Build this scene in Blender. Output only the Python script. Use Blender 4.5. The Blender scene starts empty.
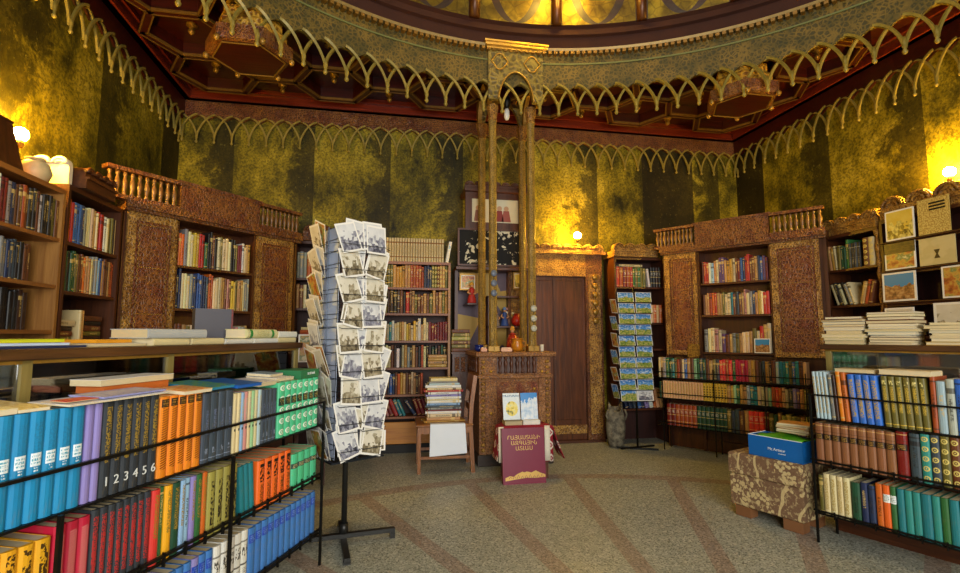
import bpy, math, random
from mathutils import Vector, Matrix
SC = bpy.context.scene
COL = SC.collection
RND = random.Random(11)
PI = math.pi
rad = math.radians


def lin(h, a=1.0):
    if not isinstance(h, str):
        return (*h[:3], a)
    h = h.lstrip('#')
    o = []
    for i in (0, 2, 4):
        c = int(h[i:i + 2], 16) / 255
        o.append(c / 12.92 if c <= .04045 else ((c + .055) / 1.055) ** 2.4)
    return (*o, a)


# ------------------------------------------------------------------ mesh builder
class MB:
    def __init__(s):
        s.v, s.f, s.m, s.s = [], [], [], []

    def add(s, vs, fs, mi=0, smooth=False, M=None):
        b = len(s.v)
        if M is not None:
            vs = [M @ Vector(p) for p in vs]
        s.v.extend(tuple(p) for p in vs)
        for f in fs:
            s.f.append([b + i for i in f]); s.m.append(mi); s.s.append(smooth)
        return s

    def box(s, x0, x1, y0, y1, z0, z1, mi=0, M=None, ch=0.0):
        if ch > 0:
            c = ch
            vs, fs = [], []
            # chamfered in plan and elevation: three nested rectangles top and bottom
            def ring(z, e):
                return [(x0 + e, y0 + e, z), (x1 - e, y0 + e, z), (x1 - e, y1 - e, z), (x0 + e, y1 - e, z)]
            for z, e in ((z0, c), (z0 + c, 0), (z1 - c, 0), (z1, c)):
                vs += ring(z, e)
            fs.append((3, 2, 1, 0)); fs.append((12, 13, 14, 15))
            for k in range(3):
                for i in range(4):
                    j = (i + 1) % 4
                    fs.append((k * 4 + i, k * 4 + j, k * 4 + 4 + j, k * 4 + 4 + i))
            return s.add(vs, fs, mi, False, M)
        vs = [(x0, y0, z0), (x1, y0, z0), (x1, y1, z0), (x0, y1, z0), (x0, y0, z1), (x1, y0, z1), (x1, y1, z1), (x0, y1, z1)]
        return s.add(vs, [(3, 2, 1, 0), (4, 5, 6, 7), (0, 1, 5, 4), (1, 2, 6, 5), (2, 3, 7, 6), (3, 0, 4, 7)], mi, False, M)

    def prism(s, poly, axis, a, b, mi=0, M=None):
        n = len(poly)
        def P(p, t):
            if axis == 'z': return (p[0], p[1], t)
            if axis == 'y': return (p[0], t, p[1])
            return (t, p[0], p[1])
        vs = [P(p, a) for p in poly] + [P(p, b) for p in poly]
        fs = [tuple(range(n - 1, -1, -1)), tuple(range(n, 2 * n))]
        for i in range(n):
            j = (i + 1) % n
            fs.append((i, j, n + j, n + i))
        if axis == 'y':
            fs = [tuple(reversed(f)) for f in fs]
        return s.add(vs, fs, mi, False, M)

    def lathe(s, prof, n=12, c=(0, 0, 0), mi=0, smooth=True, M=None, sx=1, sy=1):
        vs, fs = [], []
        for r, z in prof:
            for i in range(n):
                a = 2 * PI * i / n
                vs.append((c[0] + r * sx * math.cos(a), c[1] + r * sy * math.sin(a), c[2] + z))
        for k in range(len(prof) - 1):
            for i in range(n):
                j = (i + 1) % n
                fs.append((k * n + i, k * n + j, k * n + n + j, k * n + n + i))
        s.add(vs, fs, mi, smooth, M)
        fs2 = []
        if prof[0][0] > 1e-6: fs2.append(tuple(range(n - 1, -1, -1)))
        if prof[-1][0] > 1e-6: fs2.append(tuple(range((len(prof) - 1) * n, len(prof) * n)))
        b = len(s.v) - len(vs)
        for f in fs2:
            s.f.append([b + i for i in f]); s.m.append(mi); s.s.append(False)
        return s

    def tube(s, pts, r, n=6, mi=0, closed=False, flat=None):
        """sweep of a round (or flat=(w,h) rectangular) section along points"""
        P = [Vector(p) for p in pts]
        N = len(P)
        vs, fs = [], []
        prev = None
        for i in range(N):
            t = (P[(i + 1) % N] - P[i - 1]) if closed else (P[min(i + 1, N - 1)] - P[max(i - 1, 0)])
            t.normalize()
            ref = Vector((0, 0, 1)) if abs(t.z) < .95 else Vector((0, 1, 0))
            if prev is not None:
                a = prev - t * prev.dot(t)
                a = a.normalized() if a.length > 1e-6 else t.cross(ref).normalized()
            else:
                a = t.cross(ref).normalized()
            prev = a
            b = t.cross(a)
            for k in range(n):
                q = 2 * PI * k / n + (PI / n if n == 4 else 0)
                vs.append(P[i] + a * (r * math.cos(q)) + b * (r * math.sin(q)))
        for i in range(N if closed else N - 1):
            for k in range(n):
                l = (k + 1) % n
                j = (i + 1) % N
                fs.append((i * n + k, j * n + k, j * n + l, i * n + l))
        if not closed:
            fs.append(tuple(range(n))); fs.append(tuple(range(N * n - 1, (N - 1) * n - 1, -1)))
        return s.add(vs, fs, mi, n > 4)

    def build(s, name, mats, parent=None, loc=(0, 0, 0), rot=(0, 0, 0), bevel=0.0):
        me = bpy.data.meshes.new(name)
        me.from_pydata(s.v, [], s.f)
        if not isinstance(mats, (list, tuple)):
            mats = [mats]
        for m in mats:
            me.materials.append(m)
        me.polygons.foreach_set('material_index', s.m)
        me.polygons.foreach_set('use_smooth', s.s)
        me.update()
        o = bpy.data.objects.new(name, me)
        COL.objects.link(o)
        o.location = loc; o.rotation_euler = rot
        if parent is not None: o.parent = parent
        if bevel > 0:
            b = o.modifiers.new('bevel', 'BEVEL'); b.width = bevel; b.segments = 2; b.limit_method = 'ANGLE'
        return o


def tag(o, label=None, cat=None, group=None, kind=None):
    if label: o['label'] = label
    if cat: o['category'] = cat
    if group: o['group'] = group
    if kind: o['kind'] = kind
    return o


def empty(name, loc=(0, 0, 0), rz=0, label=None, cat=None, group=None, kind=None):
    o = bpy.data.objects.new(name, None)
    COL.objects.link(o)
    o.empty_display_size = .05
    o.location = loc; o.rotation_euler = (0, 0, rz)
    return tag(o, label, cat, group, kind)


def text(name, body, size, mat, parent, loc, rot, ext=.001, align='CENTER', sx=1.0):
    cu = bpy.data.curves.new(name, 'FONT')
    cu.body = body; cu.size = size; cu.extrude = ext; cu.align_x = align; cu.align_y = 'CENTER'
    cu.space_line = .95
    cu.materials.append(mat)
    o = bpy.data.objects.new(name, cu)
    COL.objects.link(o)
    o.parent = parent; o.location = loc; o.rotation_euler = rot; o.scale = (sx, 1, 1)
    return o


class Fr:
    """a shelf front: origin on the floor, u along the front (left to right as one faces it), v into the depth"""
    def __init__(s, x, y, dx, dy):
        l = math.hypot(dx, dy)
        s.x, s.y, s.dx, s.dy = x, y, dx / l, dy / l
        s.rz = math.atan2(dy, dx)

    def p(s, u, v=0, z=0):
        return (s.x + s.dx * u - s.dy * v, s.y + s.dy * u + s.dx * v, z)


# ------------------------------------------------------------------ materials
class G:
    def __init__(s, name):
        s.m = bpy.data.materials.new(name); s.m.use_nodes = True
        s.t = s.m.node_tree; s.b = s.t.nodes['Principled BSDF']
        s._tc = None

    def n(s, ty, ins=None, **kw):
        n = s.t.nodes.new(ty)
        for k, v in kw.items(): setattr(n, k, v)
        for k, v in (ins or {}).items(): s.set(n.inputs[k], v)
        return n

    def set(s, sock, v):
        if isinstance(v, bpy.types.NodeSocket): s.t.links.new(v, sock)
        elif isinstance(v, bpy.types.Node): s.t.links.new(v.outputs[0], sock)
        else: sock.default_value = v

    def tc(s, k='Object'):
        if s._tc is None: s._tc = s.n('ShaderNodeTexCoord')
        return s._tc.outputs[k]

    def ma(s, op, a, b=0.0, c=None):
        d = {0: a, 1: b}
        if c is not None: d[2] = c
        return s.n('ShaderNodeMath', d, operation=op).outputs[0]

    def mix(s, f, a, b, mode='MIX'):
        n = s.n('ShaderNodeMix', data_type='RGBA', blend_type=mode)
        s.set(n.inputs[0], f)
        s.set(n.inputs[6], lin(a) if isinstance(a, str) else a)
        s.set(n.inputs[7], lin(b) if isinstance(b, str) else b)
        return n.outputs[2]

    def mapv(s, vec, scale=(1, 1, 1), loc=(0, 0, 0), rot=(0, 0, 0)):
        return s.n('ShaderNodeMapping', {'Vector': vec, 'Scale': scale, 'Location': loc, 'Rotation': rot}).outputs[0]

    def noise(s, vec, scale, detail=3, rough=.55, dist=0.0):
        return s.n('ShaderNodeTexNoise', {'Vector': vec, 'Scale': scale, 'Detail': detail, 'Roughness': rough, 'Distortion': dist}).outputs[0]

    def vor(s, vec, scale, feature='F1', out=0, **kw):
        return s.n('ShaderNodeTexVoronoi', {'Vector': vec, 'Scale': scale}, feature=feature, **kw).outputs[out]

    def ramp(s, f, stops, interp='LINEAR'):
        n = s.n('ShaderNodeValToRGB', {0: f})
        cr = n.color_ramp; cr.interpolation = interp
        while len(cr.elements) < len(stops): cr.elements.new(.5)
        for e, (p, c) in zip(cr.elements, stops):
            e.position = p
            e.color = lin(c) if isinstance(c, str) else (c, c, c, 1)
        return n.outputs[0]

    def xyz(s, vec):
        n = s.n('ShaderNodeSeparateXYZ', {0: vec})
        return n.outputs[0], n.outputs[1], n.outputs[2]

    def oi(s):
        if not hasattr(s, '_oi'): s._oi = s.n('ShaderNodeObjectInfo')
        return s._oi

    def band(s, x, a, b):
        return s.ma('MULTIPLY', s.ma('GREATER_THAN', x, a), s.ma('LESS_THAN', x, b))

    def done(s, color, rough=.5, metal=0.0, bump=None, bs=.3, bd=.01, spec=None, emit=None, es=0):
        s.set(s.b.inputs['Base Color'], lin(color) if isinstance(color, str) else color)
        s.set(s.b.inputs['Roughness'], rough)
        s.set(s.b.inputs['Metallic'], metal)
        if spec is not None: s.set(s.b.inputs['Specular IOR Level'], spec)
        if bump is not None:
            n = s.n('ShaderNodeBump', {'Strength': bs, 'Distance': bd, 'Height': bump})
            s.set(s.b.inputs['Normal'], n)
        if emit is not None:
            s.set(s.b.inputs['Emission Color'], lin(emit)); s.set(s.b.inputs['Emission Strength'], es)
        return s.m


def plain(name, c, rough=.5, metal=0.0, var=.12, scale=14, bump=.0):
    g = G(name)
    f = g.noise(g.tc(), scale, 4)
    col = lin(c)
    dark = tuple(x * (1 - var * 1.6) for x in col[:3]) + (1,)
    lite = tuple(min(1, x * (1 + var)) for x in col[:3]) + (1,)
    return g.done(g.mix(f, dark, lite), rough, metal, f if bump else None, bump)


def wood(name, c1, c2, rough=.45, scale=3, axis=2):
    g = G(name)
    sc = [9, 9, 9]; sc[axis] = .7
    v = g.mapv(g.tc(), tuple(x * scale / 3 for x in sc))
    f = g.noise(v, 3.2, 6, .6, .6)
    f2 = g.noise(g.tc(), 2.2, 2)
    c = g.mix(g.ramp(f, [(.3, 0.0), (.7, 1.0)]), c1, c2)
    c = g.mix(g.ma('MULTIPLY', f2, .45), c, tuple(x * .55 for x in lin(c1)[:3]) + (1,))
    return g.done(c, rough, 0, f, .15)


def carved(name, base, deep, gilt, scale=16, giltamt=.5, rough=.42, bs=.8):
    """arabesque carving: interlaced rings and leaf shapes cut into the wood, worn gilding on the ridges"""
    g = G(name)
    v = g.tc()
    wv = g.noise(v, scale * .35, 2)
    vv = g.n('ShaderNodeVectorMath', {0: v, 1: g.n('ShaderNodeVectorMath', {0: g.n('ShaderNodeTexNoise', {'Vector': v, 'Scale': scale * .5}).outputs[1], 1: (.03, .03, .03)}, operation='MULTIPLY')}, operation='ADD').outputs[0]
    scale = scale * 1.5
    d = g.vor(vv, scale, 'DISTANCE_TO_EDGE')
    d2 = g.vor(vv, scale * 2.1, 'F1')
    ridg = g.ramp(d, [(0.0, .95), (.09, .7), (.22, .1)])
    leaf = g.ramp(d2, [(.1, .9), (.45, .15)])
    h = g.ma('MAXIMUM', ridg, leaf)
    c = g.mix(h, deep, base)
    gm = g.ma('MULTIPLY', g.ma('MULTIPLY', h, g.ramp(wv, [(.35, 0.0), (.62, 1.0)])), giltamt)
    c = g.mix(gm, c, gilt)
    return g.done(c, rough, 0, h, bs, .006)


WOOD = wood('dark_walnut', '#3a1c0e', '#6b3a1a', .42)
WOODH = wood('dark_walnut_horizontal', '#3a1c0e', '#6a3818', .42, axis=0)
MAHOG = wood('mahogany', '#3e1e0c', '#623416', .4)
WOODL = wood('pale_turned_wood', '#583614', '#8a6230', .4)
CASEIN = wood('case_inside', '#2a100a', '#451a10', .6)
HONEY = wood('honey_wood', '#8a5a26', '#c08a44', .45)
HONEYH = wood('honey_wood_horizontal', '#8a5424', '#b87a38', .45, axis=0)
ORANGEW = wood('orange_varnish', '#b86e14', '#e09a2a', .35, axis=0)
CHAIRW = wood('chair_wood', '#70400f', '#ad6c2c', .32)
DOORW = wood('door_wood', '#40200e', '#7a4420', .34)
CARVE = carved('carved_walnut', '#7a4422', '#3c1c0e', '#b5853a', 20, .55)
CARVEP = carved('carved_panel_wood', '#7d3f20', '#40180c', '#a8742e', 24, .45)
CARVEG = carved('carved_gilded', '#8a5c22', '#4a2a10', '#d0a04a', 26, .8)
CARVEF = carved('carved_frieze', '#6a3416', '#34180a', '#a07030', 27, .5)
CARVEO = carved('carved_olive_box', '#7a6a2c', '#3a2e12', '#b09440', 11, .5)
CARVEC = carved('cabinet_carving', '#a06c44', '#543018', '#bc8850', 30, .6)
GREENB = carved('painted_green_band', '#544812', '#2a2a0c', '#94742a', 17, .6, .55, .3)
GILT = plain('worn_gilding', '#a07a30', .38, .45, .3, 30)
GILTB = plain('bright_gilding', '#c99b40', .32, .5, .25, 30)
RIBM = plain('fringe_olive_gilt', '#97853a', .45, .15, .3, 22)
REDCEIL = wood('red_coffer_boards', '#2a0805', '#480f08', .38, axis=0)
REDBEAM = wood('red_beam', '#5a1a0c', '#8a3014', .33, axis=0)
BLACKM = plain('black_iron', '#15130f', .45, .5, .2)
GREYM = plain('grey_steel', '#3a3a38', .4, .7, .15)
WIRE = plain('spinner_wire', '#39404a', .35, .8, .1)
WHITEP = plain('white_paper', '#eef0ec', .7, 0, .04)
CREAMP = plain('cream_paper', '#e6dcb4', .75, 0, .08)
COLM = carved('column_carving', '#94762c', '#5a4416', '#c09c44', 34, .6, .4, .5)


def mk_pages():
    g = G('page_edges')
    v = g.mapv(g.tc('Generated'), (60, 1.5, 1.5))
    f = g.noise(v, 3, 2)
    oi = g.oi()
    c = g.mix(oi.outputs['Random'], '#f0e4c2', '#dcc896')
    return g.done(g.mix(g.ma('MULTIPLY', f, .6), c, '#b8a67c'), .8)


PAGES = mk_pages()


def spine_mat(name, feats=(), general=False, rough=.5):
    """book cloth coloured per object; feats: (x0,x1,z0,z1,colour,kind) printed on the spine"""
    g = G(name)
    oi = g.oi()
    x, y, z = g.xyz(g.tc('Generated'))
    n = g.noise(g.tc(), 40, 3)
    n2 = g.noise(g.tc('Generated'), 5, 2)
    c = g.mix(.22, oi.outputs['Color'], g.n('ShaderNodeMix', {0: .5, 6: oi.outputs['Color'], 7: g.mix(n, (.25, .25, .25, 1), (1, 1, 1, 1))}, data_type='RGBA', blend_type='MULTIPLY').outputs[2])
    c = g.mix(g.ma('MULTIPLY', g.ramp(n2, [(.55, 0.0), (.8, 1.0)]), .25), c, '#8a7a5a')
    sp = g.ma('LESS_THAN', y, .1)
    r = oi.outputs['Random']
    if general:
        pick = g.ma('GREATER_THAN', r, .42)
        ink = g.mix(pick, '#1c120a', '#d8b868')
        vn = g.n('ShaderNodeCombineXYZ', {0: g.ma('MULTIPLY', x, 2.2), 1: g.ma('MULTIPLY', r, 77), 2: g.ma('MULTIPLY', z, 46)})
        t = g.ma('GREATER_THAN', g.noise(vn.outputs[0], 1.6, 1), .5)
        zl = g.ma('MULTIPLY_ADD', r, .3, .18)
        t = g.ma('MULTIPLY', t, g.ma('MULTIPLY', g.ma('GREATER_THAN', z, zl), g.ma('LESS_THAN', z, g.ma('ADD', zl, .42))))
        t = g.ma('MULTIPLY', t, g.band(x, .3, .7))
        b = g.ma('ADD', g.band(z, .05, .075), g.band(z, .9, .93))
        b = g.ma('MULTIPLY', b, g.ma('GREATER_THAN', g.ma('FRACT', g.ma('MULTIPLY', r, 7)), .45))
        b = g.ma('ADD', b, g.ma('MULTIPLY', g.band(z, .74, .84), g.ma('GREATER_THAN', g.ma('FRACT', g.ma('MULTIPLY', r, 13)), .6)))
        m = g.ma('MULTIPLY', g.ma('MINIMUM', g.ma('ADD', t, b), 1), sp)
        c = g.mix(g.ma('MULTIPLY', m, .75), c, ink)
    for (x0, x1, z0, z1, cc, kind) in feats:
        m = g.ma('MULTIPLY', g.band(x, x0, x1), g.band(z, z0, z1))
        if kind == 'vtext':
            vn = g.n('ShaderNodeCombineXYZ', {0: g.ma('MULTIPLY', x, 5), 1: g.ma('MULTIPLY', r, 9), 2: g.ma('MULTIPLY', z, 42)})
            m = g.ma('MULTIPLY', m, g.ma('GREATER_THAN', g.noise(vn.outputs[0], 1.5, 1), .49))
        elif kind == 'text':
            vn = g.n('ShaderNodeCombineXYZ', {0: g.ma('MULTIPLY', x, 14), 1: g.ma('MULTIPLY', r, 9), 2: g.ma('MULTIPLY', z, 16)})
            m = g.ma('MULTIPLY', m, g.ma('GREATER_THAN', g.noise(vn.outputs[0], 1.5, 1), .48))
            m = g.ma('MULTIPLY', m, g.ma('GREATER_THAN', g.ma('FRACT', g.ma('MULTIPLY', z, 28)), .35))
        elif kind == 'hatch':
            m = g.ma('MULTIPLY', m, g.ma('GREATER_THAN', g.ma('FRACT', g.ma('ADD', g.ma('MULTIPLY', z, 34), g.ma('MULTIPLY', x, -1.3))), .55))
        elif kind == 'blot':
            vn = g.n('ShaderNodeCombineXYZ', {0: g.ma('MULTIPLY', x, 3), 1: g.ma('MULTIPLY', r, 30), 2: g.ma('MULTIPLY', z, 11)})
            m = g.ma('MULTIPLY', m, g.ma('GREATER_THAN', g.noise(vn.outputs[0], 1.7, 2), .5))
        elif kind == 'rings':
            a = g.ma('SUBTRACT', x, .5)
            b = g.ma('MULTIPLY', g.ma('SUBTRACT', g.ma('FRACT', g.ma('MULTIPLY', z, 5)), .5), 1.3)
            q = g.ma('SQRT', g.ma('ADD', g.ma('MULTIPLY', a, a), g.ma('MULTIPLY', b, b)))
            m = g.ma('MULTIPLY', m, g.ma('ADD', g.band(q, .2, .36), g.ma('LESS_THAN', q, .09)))
        elif kind == 'dots':
            a = g.ma('SUBTRACT', x, .5)
            b = g.ma('MULTIPLY', g.ma('SUBTRACT', g.ma('FRACT', g.ma('MULTIPLY', z, 7)), .5), .8)
            q = g.ma('SQRT', g.ma('ADD', g.ma('MULTIPLY', a, a), g.ma('MULTIPLY', b, b)))
            m = g.ma('MULTIPLY', m, g.ma('LESS_THAN', q, .26))
        c = g.mix(g.ma('MULTIPLY', m, sp), c, cc)
    return g.done(c, rough, 0, n, .06)


CLOTH = spine_mat('book_cloth', general=True)
SM = {
    'turq': spine_mat('turquoise_cloth', [(.15, .85, .5, .62, '#e8f2f4', 'solid'), (.2, .8, .52, .6, '#58a8c0', 'text'), (.35, .65, .45, .49, '#e8f2f4', 'text'), (.25, .75, .63, .9, '#1f7fae', 'vtext')]),
    'black_gold': spine_mat('black_gold_cloth', [(.25, .75, .35, .93, '#9a7d2c', 'vtext')]),
    'orange_hatch': spine_mat('orange_hatched_cloth', [(.2, .85, .1, .86, '#6a2c04', 'hatch'), (.1, .9, .87, .97, '#1c120a', 'solid'), (.2, .8, .885, .955, '#a87a2a', 'text')]),
    'navy_emblem': spine_mat('navy_emblem_cloth', [(.3, .7, .12, .2, '#7d8aa0', 'blot'), (.3, .7, .4, .75, '#5c6a86', 'vtext'), (.0, 1, .05, .06, '#7d8aa0', 'solid')]),
    'pastel': spine_mat('pastel_cloth', [(.3, .7, .36, .4, '#333333', 'solid'), (.25, .75, .45, .9, '#b8b49a', 'vtext')]),
    'mint_ring': spine_mat('mint_ringed_cloth', [(.02, .98, .05, .95, '#e6f4e0', 'rings'), (.05, .95, .58, .72, '#123528', 'solid'), (.2, .8, .6, .7, '#b8a050', 'text')]),
    'mint_band': spine_mat('mint_banded_cloth', [(.0, 1, .6, .74, '#143a2c', 'solid'), (.1, .9, .61, .72, '#c8c090', 'text'), (.3, .7, .12, .22, '#143a2c', 'blot')]),
    'yellow_swash': spine_mat('yellow_swash_cloth', [(.25, .8, .05, .95, '#4a3208', 'blot')]),
    'red_line': spine_mat('red_lined_cloth', [(.2, .8, .15, .9, '#d08a80', 'hatch')]),
    'black_red': spine_mat('black_red_script_cloth', [(.2, .8, .15, .92, '#b02a28', 'vtext'), (.2, .8, .3, .7, '#b02a28', 'blot')]),
    'orange_dark': spine_mat('orange_ornament_cloth', [(.2, .8, .55, .9, '#1a0e06', 'blot'), (.25, .75, .1, .5, '#6a3a10', 'vtext'), (.2, .8, .86, .93, '#1a0e06', 'solid')]),
    'khaki': spine_mat('khaki_picture_cloth', [(.3, .95, .15, .85, '#2a2414', 'blot'), (.3, .9, .06, .12, '#2a2414', 'text')]),
    'brown_band': spine_mat('brown_leather', [(0, 1, .6, .74, '#241008', 'solid'), (.15, .85, .62, .72, '#a8803a', 'text'), (0, 1, .93, .95, '#c89a5a', 'solid'), (0, 1, .06, .08, '#c89a5a', 'solid'), (0, 1, .8, .81, '#4a2a14', 'solid')], rough=.36),
    'blue_label': spine_mat('blue_labelled_cloth', [(.05, .95, .72, .88, '#1c3fa8', 'solid'), (.15, .85, .74, .86, '#6f95d8', 'text'), (.2, .8, .1, .2, '#3c6ab0', 'text')]),
    'white_bars': spine_mat('white_barred_cloth', [(.1, .9, .55, .75, '#4a463e', 'blot'), (0, 1, .4, .43, '#5a564e', 'solid'), (0, 1, .8, .83, '#8a867a', 'solid'), (.2, .8, .15, .35, '#8a867a', 'text')]),
    'cream_text': spine_mat('cream_printed_cloth', [(.2, .8, .12, .9, '#b89a4c', 'vtext')]),
    'cream_gold': spine_mat('cream_gold_cloth', [(0, .2, 0, 1, '#8a6a28', 'solid'), (0, 1, .78, .84, '#8a5a20', 'solid'), (0, 1, .18, .22, '#8a5a20', 'solid'), (.3, .8, .3, .7, '#9a7a38', 'text')]),
    'gold_dots': spine_mat('dotted_cloth', [(0, 1, .1, .9, '#4a3a10', 'dots')]),
    'gold_flower': spine_mat('medallion_cloth', [(.05, .95, .05, .95, '#d8c46a', 'rings')]),
    'banded': spine_mat('banded_leather', [(0, 1, .2, .22, '#e0c070', 'solid'), (0, 1, .78, .8, '#e0c070', 'solid'), (0, 1, .5, .52, '#e0c070', 'solid'), (.2, .8, .6, .74, '#e8dcc0', 'text')], rough=.4),
    'olive_gold': spine_mat('olive_gilt_cloth', [(.25, .75, .3, .8, '#c8a83c', 'vtext'), (.2, .8, .84, .92, '#e0d080', 'blot'), (0, 1, .05, .07, '#c8a83c', 'solid')]),
    'white_sticker': spine_mat('stickered_cloth', [(0, 1, .62, .8, '#eef2ee', 'solid'), (.1, .9, .64, .78, '#7a9a90', 'text')]),
    'plain': spine_mat('plain_cloth'),
}

PAL = {
    'orange': '#d2641a', 'grey': '#8a8a82', 'cream': '#e0cf9a', 'ochre': '#b8892e', 'red': '#b3261c', 'green': '#2f6a34',
    'black': '#1e1c1a', 'brown': '#6a3a1c', 'olive': '#6c6428', 'maroon': '#6e1620', 'white': '#e4e2d6', 'navy': '#1f2f52',
    'blue': '#2f62a6', 'tan': '#b98a50', 'yellow': '#e0b62e', 'pink': '#c98a80', 'lilac': '#8f84c0', 'purple': '#5a3a6a',
    'teal': '#1f7c84', 'turquoise': '#188abc', 'sky blue': '#8fb4d8', 'mint green': '#4fc890', 'dark brown': '#3a2012',
    'dark green': '#1c4a30', 'crimson': '#c01838', 'light green': '#9ccb90', 'pale blue': '#b0c8cc', 'dark red': '#7c1a14',
    'slate': '#3a4650', 'beige': '#cdbb8e', 'rust': '#a8481c', 'khaki': '#a09848', 'leather brown': '#94603c', 'sea green': '#2f8f86',
    'peach': '#e6b27c', 'mustard': '#e8a818', 'bright orange': '#f08a14', 'cobalt': '#3f78bc', 'silver grey': '#b8bcb4',
    'bright red': '#e03a30', 'vivid orange': '#ef6a1c', 'charcoal': '#2c3238', 'mid blue': '#2f6cc8',
}

ORD = ['', 'first', 'second', 'third', 'fourth', 'fifth', 'sixth', 'seventh', 'eighth', 'ninth', 'tenth', 'eleventh', 'twelfth', 'thirteenth',
       'fourteenth', 'fifteenth', 'sixteenth', 'seventeenth', 'eighteenth', 'nineteenth', 'twentieth']
TENS = {20: 'twenty', 30: 'thirty', 40: 'forty', 50: 'fifty'}


def ordinal(n):
    if n <= 20: return ORD[n]
    t, r = n // 10 * 10, n % 10
    return (TENS[t] + '-' + ORD[r]) if r else TENS[t][:-1] + 'ieth'


def hexjit(h, k=.07):
    c = lin(h)
    f = 1 + RND.uniform(-k, k) * 2
    return tuple(max(0, min(1, x * f * (1 + RND.uniform(-k, k)))) for x in c[:3]) + (1,)


def book_geo(t, h, d, rounded=.18):
    c = min(.0032, t * .14)
    bl = t * rounded
    out = [(-t / 2, d), (-t / 2, .003)]
    for k in range(1, 6):
        a = PI * k / 6
        out.append((-t / 2 * math.cos(a), .003 - (bl + .003) * math.sin(a)))
    out += [(t / 2, .003), (t / 2, d), (t / 2 - c, d), (t / 2 - c, .005), (-t / 2 + c, .005), (-t / 2 + c, d)]
    n = len(out)
    return out, c


def cover_mb(mb, t, h, d, rounded=.18, mi=0):
    out, c = book_geo(t, h, d, rounded)
    return mb.prism(out[::-1], 'z', 0, h, mi), c


def make_book(t, h, d, color, mat, name, loc, rz=0, lean=0.0, detail=0, rounded=.18, flat=False, face=False):
    """upright: spine at local -y. lean tips it about its lower edge. flat: lying, spine to the front (face: page edges to the front)"""
    m = mat
    a = lean
    rot = (0, a, rz)
    lo = Vector(loc)
    if flat:
        rot = (0, PI / 2, rz + (PI if face else 0))
        lo = lo + Vector((0, 0, t / 2))
    if detail:
        root = bpy.data.objects.new(name, None); COL.objects.link(root); root.empty_display_size = .02
        mb = MB(); _, c = cover_mb(mb, t, h, d, rounded)
        cv = mb.build('cover', m, root); cv.color = color
        pb = MB().box(-t / 2 + c, t / 2 - c, .0055, d - .005, .002, h - .0012)
        pg = pb.build('page_block', PAGES, root)
        o = root
        o.location = lo; o.rotation_euler = rot
        o['_c'] = 0
        return o, cv
    mb = MB(); _, c = cover_mb(mb, t, h, d, rounded)
    mb.box(-t / 2 + c * .9, t / 2 - c * .9, .0045, d - .004, .003, h - .003, 1)
    o = mb.build(name, [m, PAGES], None, lo, rot)
    o.color = color
    return o, o


def parse(spec):
    out = []
    for tok in spec.split(','):
        tok = tok.strip()
        if not tok: continue
        mat = None; h = None; t = 1.0; lean = 0.0; adj = None
        if '/' in tok:
            tok, *ex = tok.split('/')
            for e in ex:
                if e[0] == 'h': h = float(e[1:])
                elif e[0] == 't': t = float(e[1:])
                elif e[0] == 'l': lean = float(e[1:])
                elif e[0] == 'a': adj = e[1:]
                else: mat = e[1:]
        n = 1
        if '*' in tok:
            tok, k = tok.split('*'); n = int(k)
        out += [(tok.strip(), h, t, lean, mat, adj)] * n
    return out


def shelf_row(fr, u0, u1, z, spec, where, h=.22, d=.16, v=.02, kind='hardback_book', noun='book', group=None, detail=0, side='left', hv=.07, lbl_ex=''):
    B = parse(spec)
    tot = 0
    ws = []
    for b in B:
        w = b[2] * (RND.uniform(.8, 1.25) if b[4] is None else RND.uniform(.97, 1.03))
        ws.append(w); tot += w
    k = (u1 - u0) / tot
    u = u0
    N = len(B)
    res = []
    for i, (b, w) in enumerate(zip(B, ws)):
        nm, hh, _, lean, mk, adj = b
        t = w * k
        if nm == 'gap':
            u += t; res.append(None); continue
        hgt = h * (hh if hh else 1) * (1 + (RND.uniform(-hv, hv * .4) if mk is None else RND.uniform(-.004, .004)))
        dd = min(d, d * RND.uniform(.92, 1.0))
        a = rad(lean)
        x = u + t / 2
        tt = t - .0012
        zz = z
        if a:
            # keep the lower corner on the shelf
            tt = t * math.cos(a) - .003
            zz = z + abs(math.sin(a)) * tt / 2
            x = u + t / 2 - math.sin(a) * 0
        vv = v + (RND.uniform(0, .008) if mk is None else RND.uniform(0, .002))
        mat = SM[mk] if mk else CLOTH
        base = PAL[nm]
        o, cv = make_book(tt, hgt, dd, hexjit(base, .09 if mk is None else .03), mat, kind, fr.p(x, vv, zz), fr.rz, a, detail)
        idx = [q for q in range(N) if B[q][0] != 'gap']
        pos = idx.index(i) + 1
        if side == 'right': pos = len(idx) - pos + 1
        lab = f"{nm} {noun}{' ' + adj.replace('_', ' ') if adj else ''}, {ordinal(pos)} from {side}, {where}"
        tag(o, lab, 'book', group or ('books on the ' + where))
        res.append((o, cv, tt, hgt, dd))
        u += t
    return res


def flat_stack(fr, u, v, z, items, where, kind='paperback_book', noun='book', group=None, face=True, top=True):
    """items bottom to top: (colour, width, depth, thickness, turn)"""
    N = len(items)
    zz = z
    for i, (nm, w, d, t, tw) in enumerate(items):
        rz = fr.rz + rad(tw)
        # book lies: local z -> along x, so its centre must be shifted by half its height
        q = rz + (PI if face else 0)
        cx, cy, _ = fr.p(u, v, 0)
        ox = -w / 2; oy = -d / 2
        loc = (cx + math.cos(q) * ox - math.sin(q) * oy, cy + math.sin(q) * ox + math.cos(q) * oy, zz)
        o, cv = make_book(t - .0008, w, d, hexjit(PAL[nm], .05), CLOTH, kind, loc, fr.rz + rad(tw), 0, 0, .06, True, face)
        tag(o, f"{nm} {noun} flat, {ordinal(N - i)} from top, {where}", 'book', group or ('stacked books, ' + where))
        zz += t
    return zz


exec_parts = []
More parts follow.
